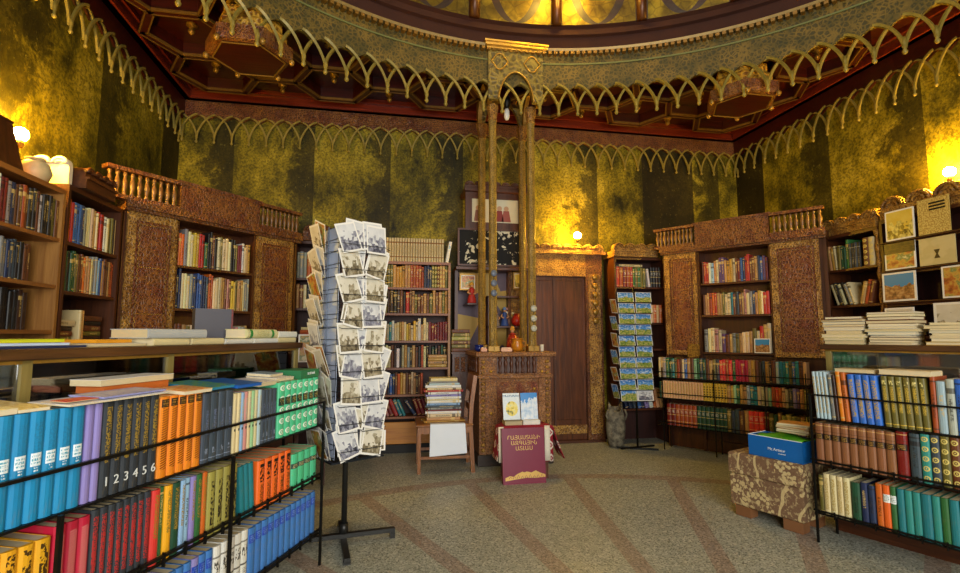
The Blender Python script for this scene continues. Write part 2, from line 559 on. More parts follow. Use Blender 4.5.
# ------------------------------------------------------------------ surfaces of the room
X0, X1, Y1, Y0, ZC = -2.27, 4.65, 5.95, -3.2, 4.0
RX, RY, RR = 1.16, 1.45, 3.40


def mk_floor():
    g = G('terrazzo')
    v = g.tc()
    x, y, z = g.xyz(v)
    dx, dy = g.ma('SUBTRACT', x, 1.18), g.ma('SUBTRACT', y, 1.0)
    r = g.ma('SQRT', g.ma('ADD', g.ma('MULTIPLY', dx, dx), g.ma('MULTIPLY', dy, dy)))
    an = g.ma('ARCTAN2', dx, dy)
    st = rad(15)
    fr = g.ma('SUBTRACT', g.ma('FRACT', g.ma('DIVIDE', an, st)), .5)
    dist = g.ma('MULTIPLY', g.ma('ABSOLUTE', fr), g.ma('MULTIPLY', r, st))
    spoke = g.ma('MULTIPLY', g.ma('LESS_THAN', dist, .055), g.band(r, .7, 3.42))
    ring = g.band(r, 3.42, 3.56)
    pat = g.ma('MAXIMUM', spoke, ring)
    sp = g.vor(v, 95, 'F1', 1)
    s1 = g.xyz(sp)[0]
    n = g.noise(v, 1.6, 5)
    chips = g.vor(v, 130, 'F1', 1)
    s2 = g.xyz(chips)[1]
    base = g.mix(n, '#8d9184', '#b2b5a4')
    base = g.mix(g.ma('MULTIPLY', g.ma('GREATER_THAN', s1, .7), .55), base, '#d4d4c4')
    base = g.mix(g.ma('MULTIPLY', g.ma('GREATER_THAN', s2, .78), .6), base, '#3e4034')
    redc = g.mix(g.ma('GREATER_THAN', s1, .6), '#8a6458', '#a07c6a')
    redc = g.mix(g.ma('MULTIPLY', g.ma('GREATER_THAN', s2, .8), .6), redc, '#4e3c36')
    c = g.mix(g.ma('MULTIPLY', pat, .5), base, redc)
    return g.done(c, g.ma('MULTIPLY_ADD', n, .25, .3), 0, s1, .04)


def mk_wall(name, dark, axis=None, s0=0, w=1):
    g = G(name)
    v = g.tc()
    big = g.noise(v, 1.3, 6, .65, .4)
    mid = g.noise(g.mapv(v, (1, 1, .55), (3, 1, 7)), 5, 6, .7, .3)
    fine = g.noise(v, 42, 3, .7)
    f = g.ma('ADD', g.ma('MULTIPLY', big, .55), g.ma('MULTIPLY', mid, .45))
    if dark == 0:
        c = g.ramp(f, [(.36, '#1a1a08'), (.44, '#5f5610'), (.53, '#92821c'), (.66, '#c2ae3c')])
    elif dark == 1:
        c = g.ramp(f, [(.4, '#1c1c0a'), (.5, '#574e14'), (.62, '#8e7e20')])
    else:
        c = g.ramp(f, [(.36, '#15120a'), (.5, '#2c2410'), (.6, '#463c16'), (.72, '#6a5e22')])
    if axis is not None:
        # broad vertical fields: each starts pale at one edge and is blackened raggedly towards the other
        q = g.xyz(v)[axis]
        t = g.ma('FRACT', g.ma('DIVIDE', g.ma('SUBTRACT', q, s0) if w > 0 else g.ma('SUBTRACT', s0, q), abs(w)))
        rag = g.noise(v, 3.4, 6, .7, .5)
        dk = g.ramp(g.ma('ADD', t, g.ma('MULTIPLY', g.ma('SUBTRACT', rag, .5), 1.5)), [(.6, 0.0), (.74, 1.0)])
        dk = g.ma('MULTIPLY', dk, g.ma('LESS_THAN', t, .992))
        c = g.mix(g.ma('MULTIPLY', dk, .8), c, '#231f0b')
    c = g.mix(g.ramp(fine, [(.40, .62), (.56, 0.0)]), c, '#1c1a0a')
    c = g.mix(g.ramp(g.noise(v, 22, 5, .75), [(.6, 0.0), (.72, .3)]), c, '#cfc25a')
    return g.done(c, g.ma('MULTIPLY_ADD', fine, .35, .38), .08, fine, .35, .01, spec=.22)


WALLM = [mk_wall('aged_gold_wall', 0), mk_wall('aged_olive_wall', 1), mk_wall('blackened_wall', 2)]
WBACK = [mk_wall('aged_gold_wall_back', 0, 0, -1.7, .87)] + WALLM[1:]
WLEFT = [mk_wall('aged_gold_wall_left', 0, 1, 4.37, -1.15)] + WALLM[1:]
WRIGHT = [mk_wall('aged_gold_wall_right', 0, 1, 5.45, -.97)] + WALLM[1:]
FLOORM = mk_floor()
tag(MB().box(X0 - .3, X1 + .3, Y0 - .3, Y1 + .3, -.12, 0).build('floor', FLOORM), kind='structure')


def wall(name, p0, p1, cuts, nrm, mats=None):
    """painted wall in upright strips; cuts: (distance from p0, tone) - each strip starts there"""
    mb = MB()
    L = math.hypot(p1[0] - p0[0], p1[1] - p0[1])
    dx, dy = (p1[0] - p0[0]) / L, (p1[1] - p0[1]) / L
    cu = cuts + [(L, 0)]
    for (a, t), (b, _) in zip(cu, cu[1:]):
        q = [(p0[0] + dx * a, p0[1] + dy * a), (p0[0] + dx * b, p0[1] + dy * b)]
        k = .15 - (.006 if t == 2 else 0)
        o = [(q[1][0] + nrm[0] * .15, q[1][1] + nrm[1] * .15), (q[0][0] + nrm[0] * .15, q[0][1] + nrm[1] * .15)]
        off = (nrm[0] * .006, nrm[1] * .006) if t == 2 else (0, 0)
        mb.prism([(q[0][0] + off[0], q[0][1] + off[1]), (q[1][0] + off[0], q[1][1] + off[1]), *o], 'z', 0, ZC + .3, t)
    return tag(mb.build(name, mats or WALLM), kind='structure')


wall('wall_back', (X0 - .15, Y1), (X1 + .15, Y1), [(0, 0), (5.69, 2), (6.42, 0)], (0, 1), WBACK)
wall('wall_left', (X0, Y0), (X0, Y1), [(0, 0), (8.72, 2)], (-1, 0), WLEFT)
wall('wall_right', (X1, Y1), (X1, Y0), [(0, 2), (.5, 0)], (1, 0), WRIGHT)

# rear wall (behind the viewer) with the big window that lets the daylight in
mb = MB()
WX0, WX1, WZ0, WZ1 = -1.3, 2.7, .7, 3.3
mb.box(X0 - .15, WX0, Y0 - .15, Y0, 0, ZC + .3); mb.box(WX1, X1 + .15, Y0 - .15, Y0, 0, ZC + .3)
mb.box(WX0, WX1, Y0 - .15, Y0, 0, WZ0); mb.box(WX0, WX1, Y0 - .15, Y0, WZ1, ZC + .3)
tag(mb.build('wall_rear', WALLM[0]), kind='structure')
mb = MB()
for x in (WX0, .03, 1.37, WX1):
    mb.box(x - .03, x + .03, Y0 - .1, Y0 - .04, WZ0, WZ1)
for z in (WZ0, 2.4, WZ1):
    mb.box(WX0, WX1, Y0 - .1, Y0 - .04, z - .03, z + .03)
tag(mb.build('window_1', WOOD), kind='structure')

# ceiling: dark red boards with a round opening under the dome
mb = MB()
N = 144
ins, outs, top = [], [], []
for i in range(N):
    a = 2 * PI * i / N
    c, s = math.sin(a), math.cos(a)
    ts = []
    if c > 1e-9: ts.append((X1 + .02 - RX) / c)
    if c < -1e-9: ts.append((X0 - .02 - RX) / c)
    if s > 1e-9: ts.append((Y1 + .02 - RY) / s)
    if s < -1e-9: ts.append((Y0 - .02 - RY) / s)
    t = min(ts)
    ins.append((RX + (RR + .02) * c, RY + (RR + .02) * s, ZC)); outs.append((RX + max(t, RR + .03) * c, RY + max(t, RR + .03) * s, ZC))
vs = ins + outs + [(x, y, z + .1) for x, y, z in ins + outs]
fs = []
for i in range(N):
    j = (i + 1) % N
    fs += [(i, N + i, N + j, j), (2 * N + i, 2 * N + j, 3 * N + j, 3 * N + i), (i, j, 2 * N + j, 2 * N + i), (N + i, 3 * N + i, 3 * N + j, N + j)]
mb.add(vs, fs)
# four corner infills
for (cx, cy) in ((X0, Y0), (X1, Y0), (X0, Y1), (X1, Y1)):
    sx = 1 if cx < 0 else -1; sy = 1 if cy < 0 else -1
    mb.box(min(cx, cx + sx * .35), max(cx, cx + sx * .35), min(cy, cy + sy * .35), max(cy, cy + sy * .35), ZC + .001, ZC + .1)
tag(mb.build('ceiling', REDCEIL), kind='structure')

# hexagonal coffers: beams with gilded lower edges, and a small knob in every cell
HC = .385
cells = []
cen0 = (-1.15, 4.30)
for q in range(-10, 30):
    for r in range(-20, 20):
        cx = cen0[0] + 1.5 * HC * q
        cy = cen0[1] + math.sqrt(3) * HC * (r + q / 2)
        if not (X0 + .1 < cx < X1 - .1 and 1.0 < cy < Y1 - .12): continue
        if math.hypot(cx - RX, cy - RY) < RR + .12: continue
        cells.append((cx, cy))
beam, edge, knob = MB(), MB(), MB()
done = set()
for cx, cy in cells:
    for k in range(6):
        a0, a1 = rad(60 * k), rad(60 * k + 60)
        p = (cx + HC * math.cos(a0), cy + HC * math.sin(a0)); q = (cx + HC * math.cos(a1), cy + HC * math.sin(a1))
        key = (round((p[0] + q[0]) / 2, 2), round((p[1] + q[1]) / 2, 2))
        if key in done: continue
        done.add(key)
        if any(not (X0 + .05 < w[0] < X1 - .05 and w[1] < Y1 - .05) or math.hypot(w[0] - RX, w[1] - RY) < RR + .05 for w in (p, q)): continue
        L = HC; ang = math.atan2(q[1] - p[1], q[0] - p[0])
        M = Matrix.Translation((p[0], p[1], 0)) @ Matrix.Rotation(ang, 4, 'Z')
        beam.box(-.02, L + .02, -.03, .03, ZC - .13, ZC + .01, 0, M)
        for s in (-1, 1):
            edge.box(0, L, s * .03 - .006, s * .03 + .006, ZC - .135, ZC - .11, 0, M)
    knob.lathe([(0, ZC - .10), (.022, ZC - .085), (.03, ZC - .06), (.016, ZC - .045), (.045, ZC - .02), (.05, ZC + .005)], 10, (cx, cy, 0))
tag(beam.build('trim_1', REDCEIL), kind='structure')
tag(edge.build('trim_2', plain('dim_gilding', '#7c5a24', .4, .3, .3, 25)), kind='structure')
tag(knob.build('trim_3', GILT), kind='structure')

# wall cornice: red beam, carved frieze band under it
for i, (a, b, nx, ny) in enumerate((((X0, Y1), (X1, Y1), 0, -1), ((X0, .5), (X0, Y1), 1, 0), ((X1, .5), (X1, Y1), -1, 0))):
    mb, fz = MB(), MB()
    if nx == 0:
        mb.box(a[0], b[0], Y1 - .11, Y1, 3.86, ZC); mb.box(a[0], b[0], Y1 - .15, Y1, 3.95, ZC); mb.box(a[0], b[0], Y1 - .13, Y1, 3.86, 3.885)
        fz.box(a[0], b[0], Y1 - .05, Y1, 3.70, 3.86)
    else:
        w = (lambda t: (min(a[0], a[0] + nx * t), max(a[0], a[0] + nx * t)))
        mb.box(*w(.11), a[1], b[1] - .11, 3.86, ZC); mb.box(*w(.15), a[1], b[1] - .15, 3.95, ZC); mb.box(*w(.13), a[1], b[1] - .13, 3.86, 3.885)
        fz.box(*w(.05), a[1], b[1] - .05, 3.70, 3.86)
    tag(mb.build('trim_%d' % (4 + 2 * i), REDBEAM), kind='structure')
    tag(fz.build('trim_%d' % (5 + 2 * i), CARVEF if nx == 0 else REDCEIL), kind='structure')


def arch_curve(w, z0, z1, n=9):
    """half of a pointed arch from the drop at (0,z0) to the apex at (w,z1)"""
    pts = []
    for k in range(n + 1):
        t = k / n
        a = t * PI / 2
        pts.append((w * (1 - math.cos(a)) ** .8 if t < 1 else w, z0 + (z1 - z0) * (.12 * t + .88 * math.sin(a) ** 1.05)))
    return pts


def wall_fringe(name, fr, L, pitch, zt, za, off):
    mb = MB()
    n = int(L / pitch)
    for i in range(-1, n + 1):
        u = i * pitch
        for s in (0, 1):
            c = arch_curve(pitch, zt + .03, za)
            pts = []
            for (x, z) in c:
                uu = u + x if s == 0 else u + 2 * pitch - x
                if -.01 <= uu <= L + .01:
                    pts.append((uu, off + .012 * s, z))
            if len(pts) > 2: mb.tube(pts, .0125, 4)
        if 0 <= u <= L:
            mb.lathe([(0, zt - .035), (.01, zt - .03), (.016, zt - .015), (.008, zt), (.014, zt + .05), (.004, zt + .1)], 8, (u, off, 0))
    # frieze board whose lower edge follows the crossing arches
    bd = MB()
    poly = [(0, za + .03)]
    for i in range(0, n + 1):
        poly += [(i * pitch, za - .004), (min((i + .5) * pitch, L), za - .062)]
    poly.append((L, za + .03))
    bd.prism(poly[::-1], 'y', off + .014, off + .045)
    tag(bd.build(name + '0', CARVEF if fr.dx > .5 else REDCEIL, None, (fr.x, fr.y, 0), (0, 0, fr.rz)), kind='structure')
    return tag(mb.build(name, RIBM, None, (fr.x, fr.y, 0), (0, 0, fr.rz)), kind='structure')


wall_fringe('trim_10', Fr(X0, Y1, 1, 0), X1 - X0, .182, 3.41, 3.71, -.05)
wall_fringe('trim_11', Fr(X0, .4, 0, 1), Y1 - .45, .182, 3.41, 3.71, -.05)
wall_fringe('trim_12', Fr(X1, Y1 - .05, 0, -1), Y1 - .45, .182, 3.41, 3.71, -.05)


# the ring under the dome: painted green drum, beaded ledge, hanging fringe
def rp(r, a, z):
    return (RX + r * math.sin(a), RY + r * math.cos(a), z)


def ring_band(prof, n=216):
    vs, fs = [], []
    m = len(prof)
    for i in range(n):
        a = 2 * PI * i / n
        for r, z in prof: vs.append(rp(r, a, z))
    for i in range(n):
        j = (i + 1) % n
        for k in range(m):
            l = (k + 1) % m
            fs.append((i * m + k, i * m + l, j * m + l, j * m + k))
    return vs, fs


mb = MB()
mb.add(*ring_band([(RR - .01, 3.84), (RR + .05, 3.84), (RR + .05, 4.2), (RR - .01, 4.2)]))
NA = 108
step = 2 * PI / NA
# scalloped lower edge of the drum
for i in range(NA):
    a = i * step + rad(-23.9) + step / 2 * 0
    K = 8
    for k in range(K):
        t0, t1 = k / K, (k + 1) / K
        zz = []
        for t in (t0, t1):
            d = abs(t - .5) * 2
            zz.append(3.842 - .075 * (1 - d ** .8))
        a0, a1 = a + t0 * step, a + t1 * step
        vs = [rp(RR - .01, a0, 3.842), rp(RR - .01, a1, 3.842), rp(RR - .01, a1, zz[1]), rp(RR - .01, a0, zz[0]),
              rp(RR + .02, a0, 3.842), rp(RR + .02, a1, 3.842), rp(RR + .02, a1, zz[1]), rp(RR + .02, a0, zz[0])]
        mb.add(vs, [(0, 1, 2, 3), (7, 6, 5, 4), (3, 2, 6, 7)])
tag(mb.build('trim_13', GREENB), kind='structure')
mb = MB()
mb.add(*ring_band([(RR - .02, 4.06), (RR + .01, 4.06), (RR + .01, 4.075), (RR - .02, 4.075)]))
tag(mb.build('trim_14', plain('pale_green_line', '#6f7440', .5, 0)), kind='structure')
mb = MB()
mb.add(*ring_band([(RR - .05, 4.195), (RR + .05, 4.195), (RR + .05, 4.218), (RR - .06, 4.218)]))
tag(mb.build('trim_15', plain('ledge_gilt', '#9a8048', .45, .3, .2)), kind='structure')
mb = MB()
for i in range(360):
    a = 2 * PI * i / 360
    M = Matrix.Translation(rp(RR - .058, a, 4.165)) @ Matrix.Rotation(-a, 4, 'Z')
    mb.box(-.017, .017, -.014, .045, -.014, .016, 0, M)
tag(mb.build('trim_16', plain('dark_bead', '#8a6420', .4, .3)), kind='structure')
mb = MB()
for i in range(NA):
    a = i * step + rad(-23.9)
    for s in (1, -1):
        pts = []
        for (x, z) in arch_curve(step, 3.55, 3.85, 10):
            pts.append(rp(RR - .05 + .05 * (z - 3.53) / .3 + (.008 if s > 0 else -.008), a + s * x, z))
        mb.tube(pts, .0155, 4)
    mb.lathe([(0, 3.49), (.014, 3.5), (.021, 3.515), (.012, 3.535), (.02, 3.58), (.008, 3.64)], 8, rp(RR - .05, a, 0))
tag(mb.build('trim_17', RIBM), kind='structure')

# dome: red-brown foot, painted vault with gilt lancets, ribs
def mk_dome():
    g = G('painted_vault')
    v = g.tc()
    x, y, z = g.xyz(v)
    an = g.ma('ARCTAN2', x, y)
    w = rad(15)
    t = g.ma('SUBTRACT', g.ma('FRACT', g.ma('DIVIDE', g.ma('ADD', an, rad(-9 + 90)), w)), .5)
    at = g.ma('ABSOLUTE', t)
    hh = g.ma('DIVIDE', g.ma('SUBTRACT', z, 4.42), .9)
    # lancet: |t| < w(h)
    wid = g.ma('MULTIPLY', .44, g.ma('SQRT', g.ma('MAXIMUM', g.ma('MULTIPLY', hh, g.ma('SUBTRACT', 1.6, hh)), 0)))
    q = g.ma('SUBTRACT', wid, at)
    ins = g.ma('GREATER_THAN', q, .05)
    low = g.ma('MULTIPLY', g.ma('GREATER_THAN', g.ma('SUBTRACT', at, wid), .05), g.ma('LESS_THAN', at, .43))
    low = g.ma('MULTIPLY', low, g.ma('GREATER_THAN', hh, -.02))
    n = g.noise(v, 5, 5, .6, .5)
    n2 = g.noise(v, 16, 4)
    orn = g.ramp(g.vor(g.mapv(v, (1, 1, 1)), 9, 'DISTANCE_TO_EDGE'), [(0.0, 1.0), (.08, 0.0)])
    gold = g.ramp(n, [(.3, '#483608'), (.5, '#6e5a12'), (.7, '#98801e')])
    brown = g.ramp(n, [(.35, '#1e0e06'), (.65, '#3a1e0c')])
    c = g.mix(g.ma('MAXIMUM', ins, low), brown, gold)
    c = g.mix(g.ma('MULTIPLY', orn, .45), c, '#35200c')
    return g.done(c, g.ma('MULTIPLY_ADD', n2, .25, .22), g.ma('MULTIPLY', g.ma('MAXIMUM', ins, low), .6), n2, .2)


DOMEM = mk_dome()
prof = [(RR + .04, 4.218), (RR - .02, 4.24), (RR - .06, 4.33), (RR - .1, 4.34), (RR - .1, 4.40), (RR - .14, 4.42)]
mb = MB()
vs, fs = [], []
n = 144
for r, z in prof:
    for i in range(n):
        vs.append(rp(r, 2 * PI * i / n, z))
for k in range(len(prof) - 1):
    for i in range(n):
        j = (i + 1) % n
        fs.append((k * n + i, k * n + j, k * n + n + j, k * n + n + i))
mb.add(vs, fs, 0, False)
tag(mb.build('trim_18', plain('dome_foot_brown', '#3c180a', .85, 0, .25, 6)), kind='structure')
mb = MB()
R0 = RR - .14
dp = []
for k in range(17):
    a = k / 16 * PI / 2
    dp.append((max(R0 * math.cos(a), .001) if k < 16 else .45, 4.42 + 2.0 * math.sin(a)))
dp[-1] = (.30, dp[-1][1])
dp[-2] = (R0 * math.cos(15 / 16 * PI / 2), dp[-2][1])
vs, fs = [], []
for r, z in dp:
    for i in range(n):
        a = 2 * PI * i / n
        vs.append((r * math.sin(a), r * math.cos(a), z))
for k in range(len(dp) - 1):
    for i in range(n):
        j = (i + 1) % n
        fs.append((k * n + i, k * n + j, k * n + n + j, k * n + n + i))
fs.append(tuple(range((len(dp) - 1) * n, len(dp) * n)))
mb.add(vs, fs, 0, True)
tag(mb.build('ceiling.001', DOMEM, None, (RX, RY, 0)), kind='structure')
mb = MB()
for i in range(24):
    a = rad(9 + 15 * i)
    pts = [rp(r - .01, a, z - .01) for r, z in dp[:-1]]
    mb.tube(pts, .055, 6)
tag(mb.build('trim_19', plain('dome_rib_brown', '#5a3210', .35, .2, .25, 8)), kind='structure')

# baseboards
tag(MB().box(X0, X1, Y1 - .03, Y1, 0, .12).build('baseboard_back', WOODH), kind='structure')
# ------------------------------------------------------------------ bookcases
FDL = Fr(-1.95, 4.18, .644, .765)
FDR = Fr(3.23, 5.45, .597, -.802)
FLW = Fr(-1.95, 0, 0, 1)
FRW = Fr(4.30, 5.0, 0, -1)
FBL = Fr(-1, 5.62, 1, 0)
FBR = Fr(0, 5.62, 1, 0)

BAL = [(.012, 0), (.02, .01), (.012, .03), (.016, .05), (.024, .085), (.016, .12), (.01, .145), (.018, .165), (.012, .18)]


def balustrade(name, parent, u0, u1, n, v=-.03):
    r = MB().box(u0, u1, v - .03, v + .05, 2.275, 2.305)
    r.box(u0, u1, v - .035, v + .055, 2.485, 2.515)
    o = r.build(name, CARVEF, parent)
    for i in range(n):
        u = u0 + .035 + (u1 - u0 - .07) * i / (n - 1)
        MB().lathe([(a, 2.305 + b) for a, b in BAL], 10, (u, v + .01, 0)).build('baluster', WOODL, o)
    return o


def carved_case(fr, label):
    t = empty('carved_bookcase', fr.p(0), fr.rz, label, 'bookcase')
    W = 1.62
    c = MB()
    c.box(0, .03, 0, .09, 0, 2.2); c.box(W - .03, W, 0, .09, 0, 2.2)
    c.box(.385, .415, 0, .22, 0, 2.2); c.box(1.115, 1.145, 0, .22, 0, 2.2)
    c.box(.415, 1.115, .205, .22, 0, 2.2); c.box(.03, .385, .07, .09, 0, 2.2); c.box(1.145, W - .03, .07, .09, 0, 2.2)
    c.box(.03, .385, .012, .03, 1.04, 2.2); c.box(1.145, W - .03, .012, .03, 1.04, 2.2)
    c.box(.415, 1.115, .02, .205, 0, .12); c.box(.03, W - .03, .05, .07, .0, 1.04)
    c.build('carcass', MAHOG, t)
    k = MB().box(-.01, W + .01, -.05, .09, 2.2, 2.225).box(-.015, W + .015, -.07, .09, 2.225, 2.275).box(.385, 1.145, .09, .22, 2.2, 2.275)
    k.build('cornice', CARVEF, t)
    for (a, b) in ((.055, .375), (1.17, 1.55)):
        p = MB().box(a, b, -.012, .012, 1.06, 2.19).build('carved_panel', CARVEP, t)
        e = MB()
        for (x0, x1, z0, z1) in ((a - .035, a + .025, 1.04, 2.2), (b - .03, b + .012, 1.04, 2.2)):
            e.box(x0, x1, -.022, 0, z0, z1)
        e.box(a + .025, b - .03, -.022, 0, 2.14, 2.2); e.box(a + .025, b - .03, -.022, 0, 1.04, 1.09)
        # zigzag inner border
        zz = []
        m = 44
        for i in range(m + 1):
            zz.append((a + .045 + (.012 if i % 2 else 0), -.018, 1.11 + 1.01 * i / m))
        e.tube(zz, .004, 4)
        zz = [(b - .05 - (.012 if i % 2 else 0), -.018, 1.11 + 1.01 * i / m) for i in range(m + 1)]
        e.tube(zz, .004, 4)
        zz = [(a + .05 + (b - a - .1) * i / 14, -.018, 2.12 - (.012 if i % 2 else 0)) for i in range(15)]
        e.tube(zz, .004, 4)
        e.build('panel_border', CARVEG, p)
        for z in (1.42, 1.78): MB().box(a + .06, b - .065, -.0135, -.011, z, z + .005).build('panel_trim', GILT, p)
    for z in (1.835, 1.48, 1.075):
        MB().box(.415, 1.115, .005, .205, z - .02, z).build('shelf', WOODH, t)
    MB().box(.39, 1.14, -.04, .02, 2.275, 2.515).box(.37, 1.16, -.05, .04, 2.5, 2.53).build('frieze', CARVEF, t)
    balustrade('balustrade', t, -.16 if fr is FDL else -.08, .38, 10)
    balustrade('balustrade', t, 1.15, 1.62, 9)
    return t


carved_case(FDL, 'carved walnut bookcase with balustrade set across the corner left of the postcard spinner')
carved_case(FDR, 'carved walnut bookcase with balustrade set across the corner right of the door')


def scallops(mb, u0, u1, n, z, r=None, v0=-.04, v1=.04):
    w = (u1 - u0) / n
    poly = [(u0, z)]
    for i in range(n):
        for k in range(9):
            a = PI - PI * k / 8
            poly.append((u0 + w * (i + .5) + w * .48 * math.cos(a), z + .03 + w * .42 * math.sin(a)))
    poly.append((u1, z))
    mb.prism(poly, 'y', v0, v1)
    for i in range(n):
        pts = [(u0 + w * (i + .5) + w * .4 * math.cos(PI * k / 8), v0 - .008, z + .03 + w * .34 * math.sin(PI * k / 8)) for k in range(9)]
        mb.tube(pts, .012, 6)
        pts = [(u0 + w * (i + .5) + w * .22 * math.cos(PI * k / 8), v0 - .004, z + .03 + w * .18 * math.sin(PI * k / 8)) for k in range(9)]
        mb.tube(pts, .01, 6)
    return mb


def plain_case(fr, u0, u1, H, D, shelves, label, m=WOOD, mh=WOODH, scal=0, inside=None, zb=0.0, name='bookcase', t=.025, left=True, right=True, endscal=0, ov=(.03, .03), cm=None, of=.05):
    o = empty(name, fr.p(u0), fr.rz, label, 'bookcase')
    W = u1 - u0
    if left: MB().box(0, t, 0, D, zb, H).build('side_panel', m, o)
    if right: MB().box(W - t, W, 0, D, zb, H).build('side_panel', m, o)
    MB().box(t, W - t, D - .015, D, zb, H).build('back_panel', inside or CASEIN, o)
    MB().box(0, W, 0, D, H, H + .03).build('top_board', mh, o)
    for z in shelves:
        MB().box(t, W - t, .004, D - .015, z - .022, z).build('shelf', mh, o)
    if scal:
        l, r_ = -ov[0], W + ov[1]
        c = MB().box(l, r_, -of, D, H + .03, H + .09).box(l, r_, -of - .015, D, H + .09, H + .105)
        scallops(c, l, r_, scal, H + .105, v0=-of + .01)
        if endscal:
            M = Matrix.Translation((W - .04, 0, 0)) @ Matrix.Rotation(PI / 2, 4, 'Z')
            tmp = MB(); scallops(tmp, -.02, D - .01, endscal, H + .105, v0=-.01, v1=.03)
            c.add(tmp.v, tmp.f, 0, False, M)
        c.build('scalloped_cornice', cm or CARVEG, o)
    return o


plain_case(FLW, 1.4, 3.48, 2.12, .30, (1.845, 1.56, 1.29, .95), 'pale wooden bookcase on the left wall, nearest the lit wall lamp and jug', HONEY, HONEYH, inside=CASEIN)
plain_case(FLW, 3.50, 4.16, 2.17, .30, (1.845, 1.535, 1.22, .9), 'dark bookcase with scalloped crown between the pale bookcase and the carved one', MAHOG, WOODH, scal=4, ov=(-.08, -.22), cm=WOODH)
plain_case(FBL, .02, .88, 2.24, .28, (1.87, 1.545, 1.25, .95, .6), 'dark bookcase with scalloped crown half hidden behind the postcard spinner', MAHOG, WOODH, scal=5, ov=(-.1, .0), cm=CARVEF)
bc = plain_case(FBL, .90, 1.715 - .97 + .97, 2.045, .28, (1.785, 1.50, 1.20, .908, .62, .385), 'tall light brown bookcase on the back wall crowned by a cream set', HONEY, wood('shelf_brown', '#7a4420', '#a8683a', .45, axis=0), name='bookcase')
MB().box(.03, .785, -.004, .02, .10, .33, ch=.004).build('drawer_front', ORANGEW, bc)
MB().box(0, .815, .02, .27, 0, .09).build('plinth', BLACKM, bc)
plain_case(FBR, 2.69, 3.34, 2.17, .28, (1.84, 1.41, 1.10, .8, .4), 'dark bookcase with scalloped crown between the door and the carved corner bookcase', MAHOG, WOODH, scal=4, ov=(.02, -.1))
plain_case(FRW, .68, 1.28, 2.2, .32, (1.89, 1.545, 1.22), 'dark bookcase with scalloped crown beside the wall of face-out posters', MAHOG, WOODH, scal=4, endscal=2, right=False, ov=(-.03, .0), of=.012)
pc = plain_case(FRW, 1.30, 2.6, 2.24, .26, (2.06, 1.80, 1.53, 1.25), 'dark display shelf holding face-out posters under the right wall lamp', MAHOG, WOODH, scal=6, ov=(-.01, .03), of=-.005)
for z in (2.06, 1.81, 1.54, 1.25):
    MB().box(.0, 1.2, -.04, .004, z - .008, z).build('ledge', WOODH, pc)
for x in (.0,):
    ps = MB().lathe([(.03, 1.22), (.03, 1.26), (.018, 1.28), (.028, 1.38), (.016, 1.5), (.024, 1.6), (.012, 1.72), (.028, 1.82), (.016, 1.86), (.028, 1.89), (.018, 1.95), (.026, 2.05), (.014, 2.14), (.03, 2.17), (.03, 2.2)], 12, (.578, .03, 0))
    ps.build('turned_post', CARVEG, [o for o in COL.objects if o.get('label', '').startswith('dark bookcase with scalloped crown beside the wall')][0])

# books in the cases -----------------------------------------------------------
LC = 'left carved bookcase'
shelf_row(FDL, .43, 1.10, 1.837, 'orange*2/h.95,grey/h1.12,cream*2,yellow,ochre,red*2/h1.03,green/h.8,black*2/h1.1,brown,black,cream,olive,cream*3/h.98,black*2,olive/h.85,maroon/h.85,dark red/h.9,white/h1.0,cream/h.8,tan/h.9,ochre/h.95', 'top shelf of ' + LC, .29, .165)
shelf_row(FDL, .43, 1.10, 1.482, 'black,navy/h1.1,cream*2,beige,grey,navy*2,blue*2/h1.06,navy*2,slate,orange/h1.08,rust,cream/h.93,beige*2,tan,ochre,brown,pink/h.97,brown,yellow/h.92,yellow/h.92,olive,tan*2,ochre,cream,grey*2/h1.02', 'second shelf of ' + LC, .29, .165)
shelf_row(FDL, .43, 1.10, 1.077, 'brown*2,tan,olive,cream,gap*12,pink,silver grey*2,tan', 'third shelf of ' + LC, .27, .165)
RC = 'right carved bookcase'
shelf_row(FDR, .43, 1.10, 1.837, 'brown,red*2/h.95,white/h.9,sky blue/h.9,tan,cream,purple*2/h1.14,tan,ochre*2,beige,brown,maroon,blue,navy,red*2/h1.15,brown*2,tan,navy/h1.08,blue,purple,maroon', 'top shelf of ' + RC, .25, .165)
shelf_row(FDR, .43, 1.10, 1.482, 'brown,tan*2,rust,orange/h1.05,red,tan*2,olive/h1.04,cream*2,teal,brown,slate,brown,tan,pink/h1.1,beige,grey,navy,tan,ochre/h1.05,cream,red,bright red/h1.04', 'second shelf of ' + RC, .24, .165)
shelf_row(FDR, .43, 1.10, 1.077, 'grey/h1.1,cream*2/h1.08,pink/h1.06,beige,purple/h.85,brown/h.8,tan/h.85,grey/h.85,olive/h.85,tan/h.9,cream/h.92,beige/h.95,tan,olive/h1.05,cream,red/h1.15,tan/h1.2,beige/h1.3', 'third shelf of ' + RC, .24, .165)
PW = 'pale bookcase'
shelf_row(FLW, 2.85, 3.45, 1.847, 'cream*2,silver grey*2/h1.08,white/h1.06,maroon,dark red,grey,navy,brown*2,rust,brown,black*2/h1.06,brown,white/h.9,black*3,olive,brown', 'top shelf of ' + PW, .24, .18, kind='cloth_bound_book', side='right')
shelf_row(FLW, 2.80, 3.36, 1.562, 'white,black*3,brown*2,dark brown*3,gap*2,grey*2,navy,slate*2,black*2,brown*2', 'second shelf of ' + PW, .23, .18, v=.09, kind='cloth_bound_book', side='right')
shelf_row(FLW, 2.80, 3.36, 1.292, 'dark brown*3,black*4,brown*2,black*5,dark brown*2', 'third shelf of ' + PW, .225, .18, v=.09, kind='cloth_bound_book', side='right')
DW = 'scalloped case beside pale bookcase'
